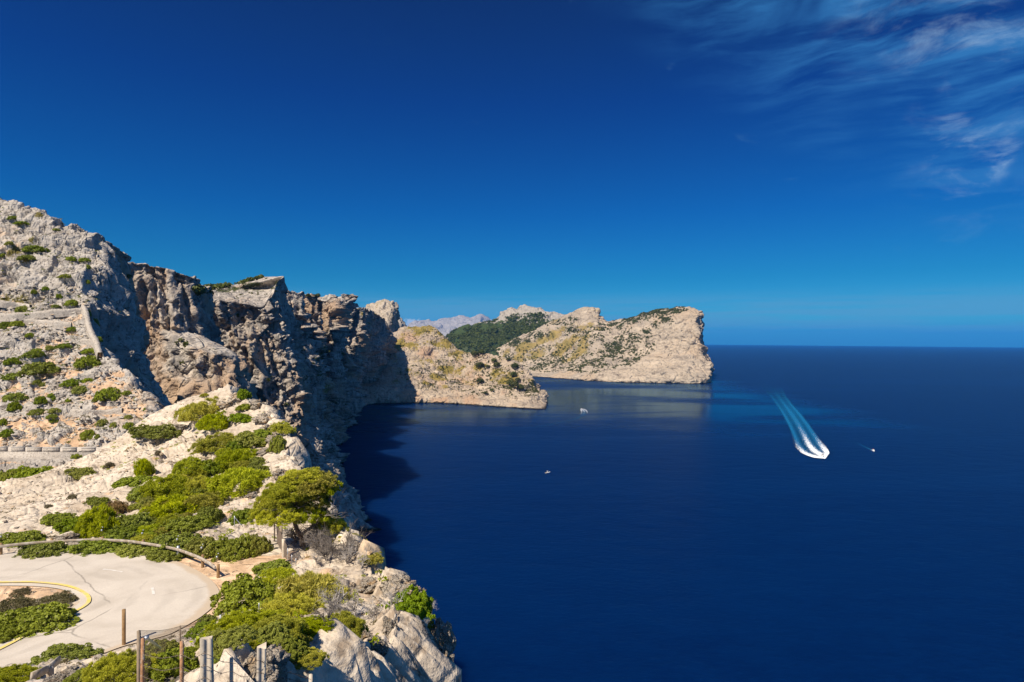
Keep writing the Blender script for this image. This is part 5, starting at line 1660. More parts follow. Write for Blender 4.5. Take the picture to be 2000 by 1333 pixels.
scatter_wood('cliff_top_wood', 'cliff', [(392, 570, 8, 3, 1), (410, 564, 12, 3, 1), (430, 559, 14, 3, 1), (455, 553, 14, 3, 1), (480, 548, 12, 3, 1), (500, 543, 8, 3, 1)], 300, 3.6, 17, 'dark pine wood along the skyline above the cliff')
scatter_wood('plateau_scrub', 'cliff', [(450, 575, 40, 8, .8), (500, 568, 30, 10, .8), (525, 555, 15, 10, .5), (235, 555, 16, 16, .7)], 420, 1.3, 18, 'low scrub dotted over the white cliff-top slope')
scatter_wood('cliff_scrub', 'cliff', [(640, 720, 30, 50, .5), (620, 690, 40, 40, .3), (530, 740, 20, 30, .3), (660, 760, 16, 40, .5), (560, 800, 30, 30, .2), (470, 640, 40, 40, .15), (345, 700, 30, 30, .3)], 380, 3.0, 19, 'dark bushes clinging to ledges of the sea cliff')
scatter_wood('hill_wood', 'hill', [(960, 665, 70, 16, 1), (1000, 645, 50, 14, 1), (920, 660, 40, 10, 1), (1040, 640, 30, 14, .9), (1010, 622, 20, 6, .35), (1050, 618, 30, 5, .5), (930, 645, 20, 5, .6)], 5200, 11.0, 20, 'dense pine wood on the lower slopes of the distant hill')

def tufts(name, surf, box, n, size, seed, mat, label, avoid_road=False):
    """small low growth too many to count"""
    V, u, v, Y = SURF[surf]
    r = np.random.default_rng(seed)
    ok = (u > box[0]) & (u < box[2]) & (v > box[1]) & (v < box[3])
    idx = np.where(ok)[0]
    if avoid_road:
        idx = idx[poly_sd(V[idx, 0], V[idx, 1], ROAD_POLY) > 0.4]
    wgt = np.clip(fbm(V[idx] / (size * 22), 4, seed) * 1.6 + 0.05, 0.0, 1) * Y[idx] + 1e-9
    idx = r.choice(idx, n, p=wgt / wgt.sum())
    c = V[idx] + np.concatenate([r.normal(0, size * 0.8, (n, 2)), np.full((n, 1), size * 0.15)], 1)
    s_ = size * (0.45 + 0.9 * r.random(n) ** 2)
    nl = 34
    d = unit(r.normal(size=(n, nl, 3)) + np.array([0, 0, 0.5]))
    d[..., 2] = np.abs(d[..., 2])
    pos = (c[:, None] + d * s_[:, None, None] * np.array([1, 1, 0.6]) * (0.6 + 0.5 * r.random((n, nl, 1)))).reshape(-1, 3)
    ax = unit(d.reshape(-1, 3) + 0.6 * r.normal(size=(n * nl, 3)))
    lf = np.repeat(s_, nl)[:, None]
    Vv, F = quads_from(pos, ax, unit(np.cross(ax, r.normal(size=(n * nl, 3)))), lf * 0.55, lf * 0.30)
    return tag(link(name, mesh_np(name, Vv, F, dict(tint=np.repeat(r.random(n * nl), 4))), mat), label, None, None, 'stuff')


tufts('slope_undergrowth', 'slope', (-20, 400, 310, 890), 900, 0.42, 31, MAT['mastic'], 'tiny green tufts dotted between the rocks of the terraced slope')
tufts('slope_dry_tufts', 'slope', (-20, 400, 310, 890), 700, 0.40, 32, MAT['heath'], 'tiny dry tufts dotted between the rocks of the terraced slope')
tufts('hillside_dry_tufts', 'hill_near', (-20, 780, 860, 1340), 900, 0.16, 33, MAT['heath'], 'tiny dry tufts dotted over the hillside', True)
tufts('hillside_green_tufts', 'hill_near', (200, 800, 800, 1340), 700, 0.22, 34, MAT['pine'], 'tiny green tufts between the shrubs of the hillside', True)
# ------------------------------------------------------------------ road
def road_material():
    m, t = new_mat('dusty_asphalt')
    g = t.n('ShaderNodeTexCoord')
    ob = g.outputs['Object']
    big = t.noise(ob, 0.35, 5.0, 0.6, 0.6)
    fine = t.noise(ob, 14.0, 5.0, 0.7)
    c = t.ramp(big, [(0.30, (0.50, 0.44, 0.365)), (0.5, (0.60, 0.535, 0.455)), (0.72, (0.67, 0.605, 0.52))])
    c = t.mix(t.math('MULTIPLY', t.maprange(fine, 0.35, 0.65), 0.30), c, (0.42, 0.375, 0.32))
    track = t.n('ShaderNodeAttribute', attribute_name='track').outputs['Fac']
    c = t.mix(t.math('MULTIPLY', t.maprange(t.math('ADD', track, t.math('MULTIPLY', t.math('SUBTRACT', t.noise(ob, 1.6, 5.0, 0.65), 0.5), 0.9)), 0.45, 0.95), 0.28), c, (0.36, 0.315, 0.265))
    vo = t.n('ShaderNodeTexVoronoi', {'Vector': t.n('ShaderNodeMix', {0: 0.3, 4: ob, 5: t.n('ShaderNodeTexNoise', {'Vector': ob, 'Scale': 0.9, 'Detail': 5.0}).outputs[1]}, data_type='VECTOR').outputs[1], 'Scale': 0.22}, feature='DISTANCE_TO_EDGE')
    crack = t.math('MULTIPLY', t.maprange(vo.outputs[0], 0.010, 0.0), t.maprange(t.noise(ob, 0.25, 3.0), 0.40, 0.55))
    c = t.mix(t.math('MULTIPLY', crack, 0.6), c, (0.16, 0.14, 0.12))
    sand = t.n('ShaderNodeAttribute', attribute_name='sand').outputs['Fac']
    c = t.mix(t.maprange(t.math('ADD', sand, t.math('MULTIPLY', t.math('SUBTRACT', t.noise(ob, 1.1, 5.0, 0.6), 0.5), 1.0)), 0.4, 0.8), c, (0.52, 0.425, 0.32))
    bp = t.n('ShaderNodeBump', {'Height': fine, 'Strength': 0.4, 'Distance': 0.02})
    b = t.n('ShaderNodeBsdfPrincipled', {'Base Color': c, 'Roughness': 0.9, 'Normal': bp.outputs[0]})
    b.inputs['Specular IOR Level'].default_value = 0.15
    t.n('ShaderNodeOutputMaterial', {0: b.outputs[0]})
    return m


ROAD_MAT = road_material()


def build_road():
    nc = 26
    t = np.linspace(0, 1, nc)
    G = OUT_W[:, None] * (1 - t)[None, :, None] + IN_W[:, None] * t[None, :, None]
    G[..., 2] = ROAD_Z + 0.02 + 0.05 * np.sin(np.pi * t)[None]
    sarc = np.linspace(0, 1, 160)[:, None]
    track = np.maximum.reduce([np.exp(-((t - c) / 0.07) ** 2) for c in (0.16, 0.36, 0.62, 0.83)])[None] * (0.7 + 0.3 * np.sin(sarc * 40))
    sand = np.clip(sstep(0.16, 0.0, t)[None] * (0.5 + 0.5 * sstep(0.40, 0.55, sarc)) + 0.4 * sstep(0.9, 1.0, t)[None], 0, 1)
    me = mesh_np('road', G.reshape(-1, 3), grid_faces(160, nc), dict(track=track.ravel(), sand=sand.ravel()), smooth=True)
    rd = tag(link('road', me, ROAD_MAT), 'pale dusty asphalt hairpin bend in the foreground', 'road', kind='structure')
    yel = simple_mat('yellow_road_paint', (0.78, 0.60, 0.15), 0.8, 0.08, 3.0, color2=(0.62, 0.53, 0.34), thr=(0.44, 0.66))
    wht = simple_mat('white_road_paint', (0.72, 0.68, 0.62), 0.8, 0.08, 3.0, color2=(0.60, 0.54, 0.47), thr=(0.40, 0.60))

    def stripe(pxs, width, mat, name, n):
        c = catmull(np.array([on_plane(*p, z=ROAD_Z + 0.08) for p in pxs])[:, None, :], n)[:, 0]
        tg = unit(np.gradient(c, axis=0))
        nr = np.stack([-tg[:, 1], tg[:, 0], 0 * tg[:, 0]], 1)
        V = np.stack([c - nr * width / 2, c + nr * width / 2], 1)
        V[..., 2] = ROAD_Z + 0.082
        return link(name, mesh_np(name, V.reshape(-1, 3), grid_faces(n, 2)), mat, rd)
    stripe(YEL_PX, 0.17, yel, 'edge_line', 150)
    stripe([(201, 1112), (220, 1114), (239, 1117.5)], 0.12, wht, 'lane_dash', 8)
    stripe([(297, 1147), (299, 1154), (300, 1161)], 0.13, wht, 'lane_dash', 8)
    # lower road on the far side of the valley
    xs = np.linspace(-150, -77, 40)
    V = np.array([[x, y, 165.75 + 0.004 * (x + 110) + (0.15 if i else 0)] for x in xs for i, y in enumerate((129.8, 135.4))])
    lr = link('lower_road', mesh_np('lower_road', V, grid_faces(40, 2), dict(track=np.zeros(80), sand=np.full(80, 0.1))), ROAD_MAT)
    tag(lr, 'grey strip of the lower road under the terraced slope', 'road', kind='structure')
    return rd


build_road()

# ------------------------------------------------------------------ guardrail
rail_wood = simple_mat('weathered_rail_wood', (0.36, 0.29, 0.215), 0.8, 0.22, 5.0, 0.004, color2=(0.47, 0.42, 0.36), thr=(0.42, 0.64))
post_wood = simple_mat('brown_post_wood', (0.30, 0.185, 0.085), 0.85, 0.22, 6.0, 0.006)
steel = simple_mat('galvanised_steel', (0.52, 0.55, 0.58), 0.45, 0.10, 8.0, metallic=0.7)


def build_rail():
    zr = ROAD_Z + 0.56
    px = [(-150, 1081), (-70, 1075), (0, 1067.5), (46, 1062.5), (97, 1058.5), (159, 1055.3), (195, 1054.6), (253, 1057.6), (310, 1066), (352, 1075), (391, 1090), (408, 1099.5), (421, 1109)]
    c = catmull(np.array([on_plane(*p, z=zr) for p in px])[:, None, :], 200)[:, 0]
    root = empty('guardrail', tuple(c[100] - np.array([0, 0, 0.56])))
    off = np.array(root.location)
    u_, v_, _ = pix(c)
    cuts = [0] + [int(np.argmin(np.abs(u_ - x))) for x in (-60, 46, 159, 253, 345)] + [199]
    tg = unit(np.gradient(c, axis=0))
    nr = np.stack([-tg[:, 1], tg[:, 0], 0 * tg[:, 0]], 1)
    for a, b in zip(cuts[:-1], cuts[1:]):
        seg, nn = c[a:b + 1].copy(), nr[a:b + 1]
        # rounded half-log section
        prof = [(-0.05, -0.085), (-0.06, -0.03), (-0.06, 0.03), (-0.05, 0.075), (0.01, 0.08), (0.02, 0.06), (0.02, -0.06), (0.01, -0.085)]
        ring = seg[:, None] + np.array([p[0] for p in prof])[None, :, None] * nn[:, None] + np.array([[0, 0, p[1]] for p in prof])[None]
        n, k = ring.shape[:2]
        i = (np.arange(n - 1)[:, None] * k + np.arange(k)[None]).ravel()
        j = (np.arange(n - 1)[:, None] * k + (np.arange(k)[None] + 1) % k).ravel()
        bg_ = Bag()
        bg_.add(ring.reshape(-1, 3) - off, np.stack([i, j, j + k, i + k], 1))
        e = np.array([[0, 1, 2, 3], [0, 3, 4, 7], [4, 5, 6, 7]])
        bg_.add(ring[0] - off, e); bg_.add(ring[-1] - off, e)
        bg_.obj('rail', rail_wood, root)
    for x, met in ((-140, 0), (2, 0), (99, 0), (196.6, 0), (277, 0), (343, 1), (391, 0), (422, 0)):
        i = int(np.argmin(np.abs(u_ - x)))
        p = c[i] + nr[i] * 0.14 - off
        pb = Bag()
        pb.tube([(p[0], p[1], -0.25), (p[0], p[1], 0.1), (p[0], p[1], 0.45), (p[0], p[1], 0.70), (p[0], p[1], 0.705)], [0.085, 0.083, 0.082, 0.08, 0.001], 9)
        po = pb.obj('post', steel if met else post_wood, root)
        kb = Bag()
        kb.box(p + np.array([0, 0, 0.56]) - nr[i] * 0.07, (0.07, 0.10, 0.10))
        kb.box(p + np.array([0, 0, 0.73]), (0.05, 0.05, 0.05))
        kb.obj('bracket', steel, root)
    tag(root, 'curved weathered wooden guardrail along the outside of the hairpin', 'guardrail')
    # the broken end of another rail at the bottom left
    b0 = P(98, 1333, 17.5)
    g0 = hit('hill_near', 98, 1345)
    r2 = empty('broken_guardrail', tuple(P(98, 1352, 17.5)))
    o2 = np.array(r2.location)
    top = P(98, 1302, 17.5) - o2
    q = Bag(); q.tube([(0, 0, -0.3), (0, 0, top[2] * 0.5), (0, 0, top[2] - 0.02), (0, 0, top[2])], [0.10, 0.095, 0.09, 0.001], 9)
    q.obj('post', rail_wood, r2)
    q = Bag()
    l, m_, r_ = P(70, 1321, 16.6) - o2, P(100, 1307, 17.4) - o2, P(124, 1287, 18.6) - o2
    for a, b in ((l, m_), (m_, r_)):
        d = (b - a); L = np.linalg.norm(d); d = d / L
        s_ = unit(np.cross(d, np.array([0, 0, 1.0]))); u2 = np.cross(s_, d)
        q.box((a + b) / 2 - s_ * 0.10, (L, 0.07, 0.20), np.stack([d, s_, u2], 1))
    q.obj('rail', rail_wood, r2)
    tag(r2, 'broken wooden rail on one post at the bottom left', 'guardrail')


build_rail()

# ------------------------------------------------------------------ stone walls
stone_mat = rock_mat('wall_stone', (0.52, 0.47, 0.41), (0.44, 0.39, 0.335), (0.22, 0.19, 0.16), 0.7, bump=0.12)


def wall_run(name, pts, height, thick, label, cap=None, sink=0.8):
    """a wall along surface points, following the ground"""
    c = catmull(np.array(pts)[:, None, :], max(12, 6 * len(pts)))[:, 0]
    r = np.random.default_rng(len(label))
    tg = unit(np.gradient(c, axis=0) * np.array([1, 1, 0]))
    nr = np.stack([-tg[:, 1], tg[:, 0], 0 * tg[:, 0]], 1)
    h = height * (0.9 + 0.2 * r.random(len(c)))
    rows = []
    for s_, z in ((-1, -sink), (-0.95, 0.5), (-0.85, 1.0), (0.85, 1.0), (0.95, 0.5), (1, -sink)):
        q = c + nr * thick * 0.5 * s_
        q[:, 2] += np.where(z > 0, h * z, z)
        rows.append(q + 0.06 * r.normal(size=q.shape))
    G = np.stack(rows, 1)
    n, k = G.shape[:2]
    V = G.reshape(-1, 3)
    b = V.mean(0)
    z0 = np.zeros(len(V))
    me = mesh_np(name, V, grid_faces(n, k), dict(soil=z0, grass=z0, scrub=z0, warmth=z0))
    return tag(link(name, me, stone_mat), label, 'wall')


def hits(surf, pp):
    return [hit(surf, *p, 2.5) for p in pp]


wall_run('retaining_wall', hits('slope', [(-20, 624), (20, 622), (60, 620), (100, 616), (135, 613), (160, 611)]), 1.5, 0.8, 'longer zigzag path wall running left from the steep wall top')
wall_run('retaining_wall', hits('slope', [(48, 631), (80, 634), (110, 636), (140, 639)]), 1.5, 0.8, 'shorter lower zigzag path wall on the slope')
wall_run('retaining_wall', hits('slope', [(-20, 594), (10, 596), (40, 600), (60, 603)]), 1.2, 0.8, 'short upper path wall at the left edge of the slope')
sw = hits('slope', [(163, 604), (168, 622), (174, 640), (181, 660), (188, 680), (196, 702)])
wall_run('stone_wall', sw, 1.7, 1.3, 'straight pale stone wall running steeply down the slope edge')
wall_run('terrace_wall', hits('slope', [(138, 806), (165, 808), (200, 808), (240, 806)]), 1.0, 0.6, 'long low terrace wall low on the slope')
wall_run('terrace_wall', hits('slope', [(150, 735), (165, 736), (186, 734)]), 0.9, 0.6, 'short terrace wall at the right side of the middle terraces')
wall_run('terrace_wall', hits('slope', [(40, 703), (60, 704), (80, 703)]), 0.9, 0.6, 'short terrace wall under the grey outcrop')
wall_run('terrace_wall', hits('slope', [(157, 668), (170, 668), (184, 667)]), 0.9, 0.6, 'short terrace wall beside the steep stone wall')


def build_parapet():
    root = empty('parapet', (-100, 129.3, 165.0))
    off = np.array(root.location)
    xw = lambda px: (px - 1000.0) / FPX * 129.3
    base = Bag()
    base.box(np.array([(xw(-40) + xw(190)) / 2, 129.2, 164.2]) - off, (xw(190) - xw(-40), 0.7, 3.6))
    bo = base.obj('retaining_base', stone_mat, root)
    for a, b in ((-30, -8), (-4, 16), (26, 50), (57, 83), (88, 118), (126, 151), (163, 188)):
        q = Bag()
        q.box(np.array([(xw(a) + xw(b)) / 2, 129.2, 166.42]) - off, (xw(b) - xw(a), 0.5, 0.84))
        blk = q.obj('parapet_block', stone_mat, root)
        q = Bag()
        q.box(np.array([(xw(a) + xw(b)) / 2, 129.2, 166.90]) - off, (xw(b) - xw(a) + 0.12, 0.62, 0.12))
        q.obj('cap', simple_mat('parapet_cap', (0.50, 0.46, 0.41), 0.9) if 'parapet_cap' not in bpy.data.materials else bpy.data.materials['parapet_cap'], blk)
    tag(root, 'low stone parapet with gaps along the lower road', 'parapet')


build_parapet()

# ------------------------------------------------------------------ fences
concrete = simple_mat('old_concrete', (0.62, 0.53, 0.41), 0.9, 0.16, 7.0, 0.01, color2=(0.42, 0.24, 0.10), thr=(0.66, 0.80))
rust = simple_mat('rusty_iron', (0.42, 0.22, 0.11), 0.85, 0.25, 14.0, 0.003, color2=(0.55, 0.44, 0.34), thr=(0.50, 0.65))
wire_mat = simple_mat('rusty_wire', (0.16, 0.12, 0.09), 0.7, 0.2, 20.0)
grey_wood = simple_mat('grey_wood', (0.31, 0.24, 0.17), 0.85, 0.2, 9.0, 0.006)


def rod(name, px, top, bot, Y, rad, mat, label, sides=7, cat='post', lean=0.0, parts=None):
    t_, b_ = P(px + lean, top, Y), P(px, bot, Y)
    root = empty(name, tuple(b_))
    h = t_ - b_
    q = Bag()
    q.tube([(0, 0, -0.2), (0, 0, 0), tuple(h * 0.5), tuple(h * 0.99), tuple(h)], [rad, rad, rad, rad * 0.98, rad * 0.02], sides)
    q.obj('shaft', mat, root)
    for z in (parts or ()):
        q = Bag(); q.tube([tuple(h * z + np.array([-rad * 1.25, 0, 0])), tuple(h * z + np.array([rad * 1.25, 0, 0]))], [rad * 0.35] * 2, 5)
        q.obj('wire_hook', wire_mat, root)
    return tag(root, label, cat)


def ground_bot(px, Y):
    """pixel row of the ground at depth Y under column px"""
    V, u, v, Yv = SURF['hill_near']
    c = np.where((np.abs(u - px) < 6) & (np.abs(Yv - Y) < 0.5))[0]
    return float(v[c].mean()) if len(c) else 1390.0


def concrete_post(px, top, Y, wpx, label, broken):
    bot = max(ground_bot(px, Y) + 4, 1345)
    t_, b_ = P(px, top, Y), P(px, bot, Y)
    root = empty('concrete_post', tuple(b_), 0.36)
    H = t_[2] - b_[2]
    w_ = wpx * Y / FPX
    # H-section: web between two ragged flanges
    n = 14
    r = np.random.default_rng(int(px))
    q = Bag()
    rings = []
    for z in np.linspace(-0.2, H, n):
        wl, wr = 0.06 * r.normal() * (0.5 + broken), 0.06 * r.normal() * (0.5 + broken)
        rings.append([(x * w_, y * w_, z) for x, y in ((-0.5 + wl, -0.42), (-0.20, -0.42), (-0.14, -0.30), (0.14, -0.30), (0.20, -0.42), (0.5 + wr, -0.42), (0.5 + wr, 0.42), (-0.5 + wl, 0.42))])
    rings = np.array(rings)
    rings[-1, :, 2] += r.uniform(-0.03, 0.03, 8)
    i = (np.arange(n - 1)[:, None] * 8 + np.arange(8)[None]).ravel()
    j = (np.arange(n - 1)[:, None] * 8 + (np.arange(8)[None] + 1) % 8).ravel()
    q.add(rings.reshape(-1, 3), np.stack([i, j, j + 8, i + 8], 1))
    q.add(rings[-1], np.array([[0, 1, 2, 7], [2, 3, 6, 7], [3, 4, 5, 6]]))
    q.obj('shaft', concrete, root)
    q = Bag()
    for z in np.linspace(H * 0.35, H * 0.9, 4):
        q.tube([(w_ * 0.05, -w_ * 0.22, z), (w_ * 0.5, -w_ * 0.46, z + 0.02), (w_ * 0.62, -w_ * 0.3, z)], [0.004] * 3, 4)
    q.obj('wire_tie', wire_mat, root)
    return tag(root, label, 'post')


concrete_post(397, 1245, 9.2, 21, 'cracked concrete fence post with rust stains, tallest of the two', 1.0)
concrete_post(501, 1262, 9.6, 19, 'shorter concrete fence post in front of the big boulder', 0.35)
rod('fence_rod', 277, 1246, 1400, 10.6, 0.032, rust, 'rusty iron rod at the corner of the mesh fence', lean=2, parts=(0.7, 0.85))
rod('fence_rod', 355, 1252, 1400, 9.6, 0.030, rust, 'rusty iron rod left of the tallest concrete post', parts=(0.6, 0.8))
rod('fence_rod', 452, 1283, 1400, 9.6, 0.028, concrete, 'thin pale concrete rod between the two concrete posts')
rod('fence_rod', 607, 1317, 1400, 10.5, 0.035, concrete, 'short pale stub right of the concrete posts')
rod('fence_rod', 271, 1231, 1400, 11.4, 0.035, grey_wood, 'dark wooden corner post of the mesh fence')
rod('wooden_post', 242, 1190, 1260, hit('hill_near', 242, 1258)[1], 0.075, post_wood, 'brown wooden post standing alone at the near road edge', 9)
rod('steel_post', 430.5, 1201, 1250, 20.0, 0.028, steel, 'thin steel post in front of the roadside shrub')
rod('steel_post', 506, 1178, 1196, 25.0, 0.022, steel, 'tip of a thin steel post among yellow pine shrubs')
rod('steel_post', 352, 1222, 1262, 17.0, 0.020, grey_wood, 'slim post at the far end of the mesh fence')
yw = hit('hill_near', 545, 1085)[1]
rod('wooden_post', 536, 1000, 1052, yw + 1.5, 0.035, grey_wood, 'dark thin pole left of the pine trunk')
rod('wooden_post', 549.5, 1027, 1060, yw, 0.075, grey_wood, 'pale square-topped post beside the pine trunk', 4)
rod('wooden_post', 554, 1053, 1082, yw - 1.0, 0.11, concrete, 'thick pale post below the pine trunk', 4)
rod('steel_post', 562, 1071, 1100, yw - 2, 0.022, steel, 'first of three thin fence stakes below the pine')
rod('steel_post', 570, 1084, 1104, yw - 2.4, 0.022, steel, 'second of three thin fence stakes below the pine')
rod('steel_post', 578, 1091, 1106, yw - 2.8, 0.022, steel, 'third of three thin fence stakes below the pine')
ys = hit('hill_near', 458, 1026)[1]
rs = rod('steel_post', 458, 1008, 1028, ys, 0.03, steel, 'white steel post with a slanting brace on the sandy slope')
q = Bag(); q.tube([P(458, 1010, ys) - np.array(rs.location), P(471, 1026, ys) - np.array(rs.location)], [0.025, 0.025], 5); q.obj('brace', steel, rs)


def wire_net(name, A, B, top, bottom, cell, rad, label, cat='fence'):
    """chain-link between depth points: A,B are (px,Y); top,bottom rows per end"""
    a0, a1 = P(A[0], bottom[0], A[1]), P(A[0], top[0], A[1])
    b0, b1 = P(B[0], bottom[1], B[1]), P(B[0], top[1], B[1])
    L = np.linalg.norm(b0 - a0)
    H = (np.linalg.norm(a1 - a0) + np.linalg.norm(b1 - b0)) / 2
    root = empty(name, tuple(a0))

    def pt(s_, h):
        lo = a0 + (b0 - a0) * s_
        hi_ = a1 + (b1 - a1) * s_
        p = lo + (hi_ - lo) * h
        p[2] -= 0.05 * math.sin(math.pi * s_) * h
        return p - a0
    q = Bag()
    nx, nh = int(L / cell), max(2, int(H / cell))
    for k in range(-nh, nx + 1):
        for sg in (1, -1):
            s0, s1 = k, k + nh
            h0, h1 = (0.0, 1.0) if sg > 0 else (1.0, 0.0)
            f0, f1 = max(0, -s0 / nh), min(1, (nx - s0) / nh)
            if f1 <= f0:
                continue
            pa = pt((s0 + f0 * nh) / nx, h0 + (h1 - h0) * f0)
            pb = pt((s0 + f1 * nh) / nx, h0 + (h1 - h0) * f1)
            q.tube([pa, (pa + pb) / 2, pb], [rad] * 3, 3)
    q.obj('wire_mesh', wire_mat, root)
    q = Bag()
    q.tube([pt(s_, 1.0) for s_ in np.linspace(0, 1, 8)], [rad * 1.6] * 8, 4)
    q.obj('top_wire', wire_mat, root)
    return tag(root, label, cat)


wire_net('mesh_fence', (272, 11.3), (352, 17.0), (1232, 1223), (1345, 1262), 0.13, 0.0022, 'rusty chain-link fence panel running back from the corner post')
wire_net('mesh_fence', (352, 17.0), (392, 22.0), (1223, 1211), (1262, 1236), 0.15, 0.0025, 'far chain-link panel ending in the roadside shrub')
wire_net('mesh_fence', (541, yw + 0.6), (560, yw - 1.6), (1024, 1066), (1060, 1094), 0.07, 0.010, 'sagging dark mesh between posts beside the pine trunk')


def barbed(pts, label):
    c = catmull(np.array(pts)[:, None, :], 40)[:, 0]
    root = empty('barbed_wire', tuple(c[0]))
    q = Bag(); q.tube(c - c[0], [0.004] * 40, 4); q.obj('strand', wire_mat, root)
    q = Bag()
    for i in range(2, 40, 3):
        for s_ in (1, -1):
            q.tube([c[i] - c[0] - np.array([0.01, 0, 0.02 * s_]), c[i] - c[0] + np.array([0.012, 0.01, 0.022 * s_])], [0.003] * 2, 3)
    q.obj('barbs', wire_mat, root)
    return tag(root, label, 'wire')


for n_, (dy_, lab) in enumerate(((18, 'topmost barbed wire strung between the concrete posts'), (42, 'second barbed wire below the topmost one'), (66, 'lowest barbed wire between the concrete posts'))):
    barbed([P(278, 1262 + dy_ * 0.9, 10.5), P(316, 1268 + dy_, 10.0), P(355, 1262 + dy_, 9.55), P(376, 1270 + dy_, 9.3), P(400, 1258 + dy_, 9.05), P(430, 1274 + dy_, 9.2), P(452, 1282 + dy_ * 0.7, 9.4), P(476, 1282 + dy_, 9.4), P(503, 1272 + dy_, 9.45),
            P(540, 1296 + dy_ * 0.6, 9.8), P(575, 1308 + dy_ * 0.5, 10.2), P(607, 1322 + dy_ * 0.3, 10.4)], lab)
q_ = P(286, 1246, 10.8), P(313, 1266, 12.5)
rs = empty('fence_brace', tuple(q_[0])); b_ = Bag(); d_ = q_[1] - q_[0]
b_.tube([(0, 0, 0), tuple(d_ * 0.5), tuple(d_)], [0.022] * 3, 6); b_.obj('strut', steel, rs)
b_ = Bag(); b_.box((0, 0, 0), (0.06, 0.06, 0.05)); b_.obj('clamp', steel, rs)
tag(rs, 'slanting pale steel strut at the fence corner', 'brace')

# ------------------------------------------------------------------ boats
white_hull = simple_mat('white_gelcoat', (0.80, 0.80, 0.80), 0.35, 0.03, 2.0)
cabin_white = simple_mat('cabin_white', (0.74, 0.74, 0.75), 0.4, 0.03, 2.0)
dark_glass = simple_mat('tinted_glass', (0.02, 0.025, 0.03), 0.1, 0.1, 2.0)
teak = simple_mat('teak_deck', (0.36, 0.24, 0.14), 0.7, 0.15, 4.0)
red_paint = simple_mat('red_canvas', (0.45, 0.08, 0.05), 0.7, 0.1, 4.0)
black_pl = simple_mat('black_plastic', (0.03, 0.03, 0.035), 0.5, 0.1, 4.0)


def boat(px, py, L, heading, label, style, trim=0.0):
    c = sea_pt(px, py)
    root = empty('motor_boat', (c[0], c[1], 0.0), heading)          # bow points along local +X
    B = L * 0.28
    st = np.linspace(0, 1, 12)
    half = B / 2 * np.clip(1.02 - np.maximum(0, st - 0.45) ** 2 * 3.1, 0.02, 1)
    sheer = L * (0.085 + 0.05 * st ** 2)
    keel = -L * 0.03 + L * 0.07 * np.maximum(0, st - 0.7) / 0.3 * np.maximum(0, st - 0.7)
    rings = []
    for i, s_ in enumerate(st):
        x = (s_ - 0.5) * L
        rings.append([(x, 0, keel[i]), (x, half[i] * 0.75, keel[i] + L * 0.02), (x + 0.02 * L * s_, half[i], sheer[i] * 0.6), (x + 0.03 * L * s_, half[i], sheer[i]), (x + 0.03 * L * s_, half[i] * 0.86, sheer[i] + 0.01 * L),
                      (x + 0.03 * L * s_, -half[i] * 0.86, sheer[i] + 0.01 * L), (x + 0.03 * L * s_, -half[i], sheer[i]), (x + 0.02 * L * s_, -half[i], sheer[i] * 0.6), (x, -half[i] * 0.75, keel[i] + L * 0.02)])
    R_ = np.array(rings)
    n, k = R_.shape[:2]
    i = (np.arange(n - 1)[:, None] * k + np.arange(k)[None]).ravel()
    j = (np.arange(n - 1)[:, None] * k + (np.arange(k)[None] + 1) % k).ravel()
    q = Bag(); q.add(R_.reshape(-1, 3), np.stack([i, j, j + k, i + k], 1))
    q.add(R_[0], np.array([[0, 1, 2, 3], [0, 3, 4, 5], [0, 5, 6, 7], [0, 7, 8, 0]])[:3])
    q.obj('hull', white_hull, root)
    z0 = L * 0.10
    q = Bag(); q.box((-L * 0.30, 0, z0 + 0.004 * L), (L * 0.34, B * 0.78, 0.012 * L)); q.obj('cockpit_deck', teak, root)
    # cabin, tapered
    def taper(x0, x1, w0, w1, h, rake, z):
        V = np.array([(x0, -w0, z), (x1, -w1, z), (x1, w1, z), (x0, w0, z), (x0 + rake * 0.3, -w0 * 0.85, z + h), (x1 - rake, -w1 * 0.8, z + h), (x1 - rake, w1 * 0.8, z + h), (x0 + rake * 0.3, w0 * 0.85, z + h)])
        return V, np.array([[0, 3, 2, 1], [4, 5, 6, 7], [0, 1, 5, 4], [1, 2, 6, 5], [2, 3, 7, 6], [3, 0, 4, 7]])
    q = Bag(); q.add(*taper(-L * 0.14, L * 0.28, B * 0.36, B * 0.22, L * 0.085, L * 0.10, z0 + L * 0.012)); cb = q.obj('cabin', cabin_white, root)
    q = Bag(); q.add(*taper(-L * 0.10, L * 0.12, B * 0.335, B * 0.29, L * 0.06, L * 0.05, z0 + L * 0.10)); q.obj('windscreen', dark_glass, root)
    if style != 'open':
        q = Bag()
        for sx, sy in ((-0.16, 0.3), (-0.16, -0.3), (0.02, 0.26), (0.02, -0.26)):
            q.tube([(L * sx, B * sy, z0), (L * sx, B * sy, z0 + L * 0.20)], [0.012 * L * 0.4] * 2, 5)
        q.obj('canopy_frame', steel, root)
        q = Bag(); q.box((-L * 0.07, 0, z0 + L * 0.205), (L * 0.24, B * 0.74, L * 0.018)); q.obj('canopy', red_paint if style == 'red' else cabin_white, root)
    q = Bag(); q.box((-L * 0.53, 0, L * 0.09), (L * 0.06, B * 0.16, L * 0.10)); q.box((-L * 0.53, 0, L * 0.0), (L * 0.03, B * 0.06, L * 0.12)); q.obj('outboard', black_pl, root)
    q = Bag(); q.tube([(L * 0.20, -B * 0.30, z0 + L * 0.06), (L * 0.40, -B * 0.14, z0 + L * 0.085), (L * 0.50, 0, z0 + L * 0.095), (L * 0.40, B * 0.14, z0 + L * 0.085), (L * 0.20, B * 0.30, z0 + L * 0.06)], [0.004 * L] * 5, 5); q.obj('bow_rail', steel, root)
    root.rotation_euler = (0, -trim, heading)
    return tag(root, label, 'boat')


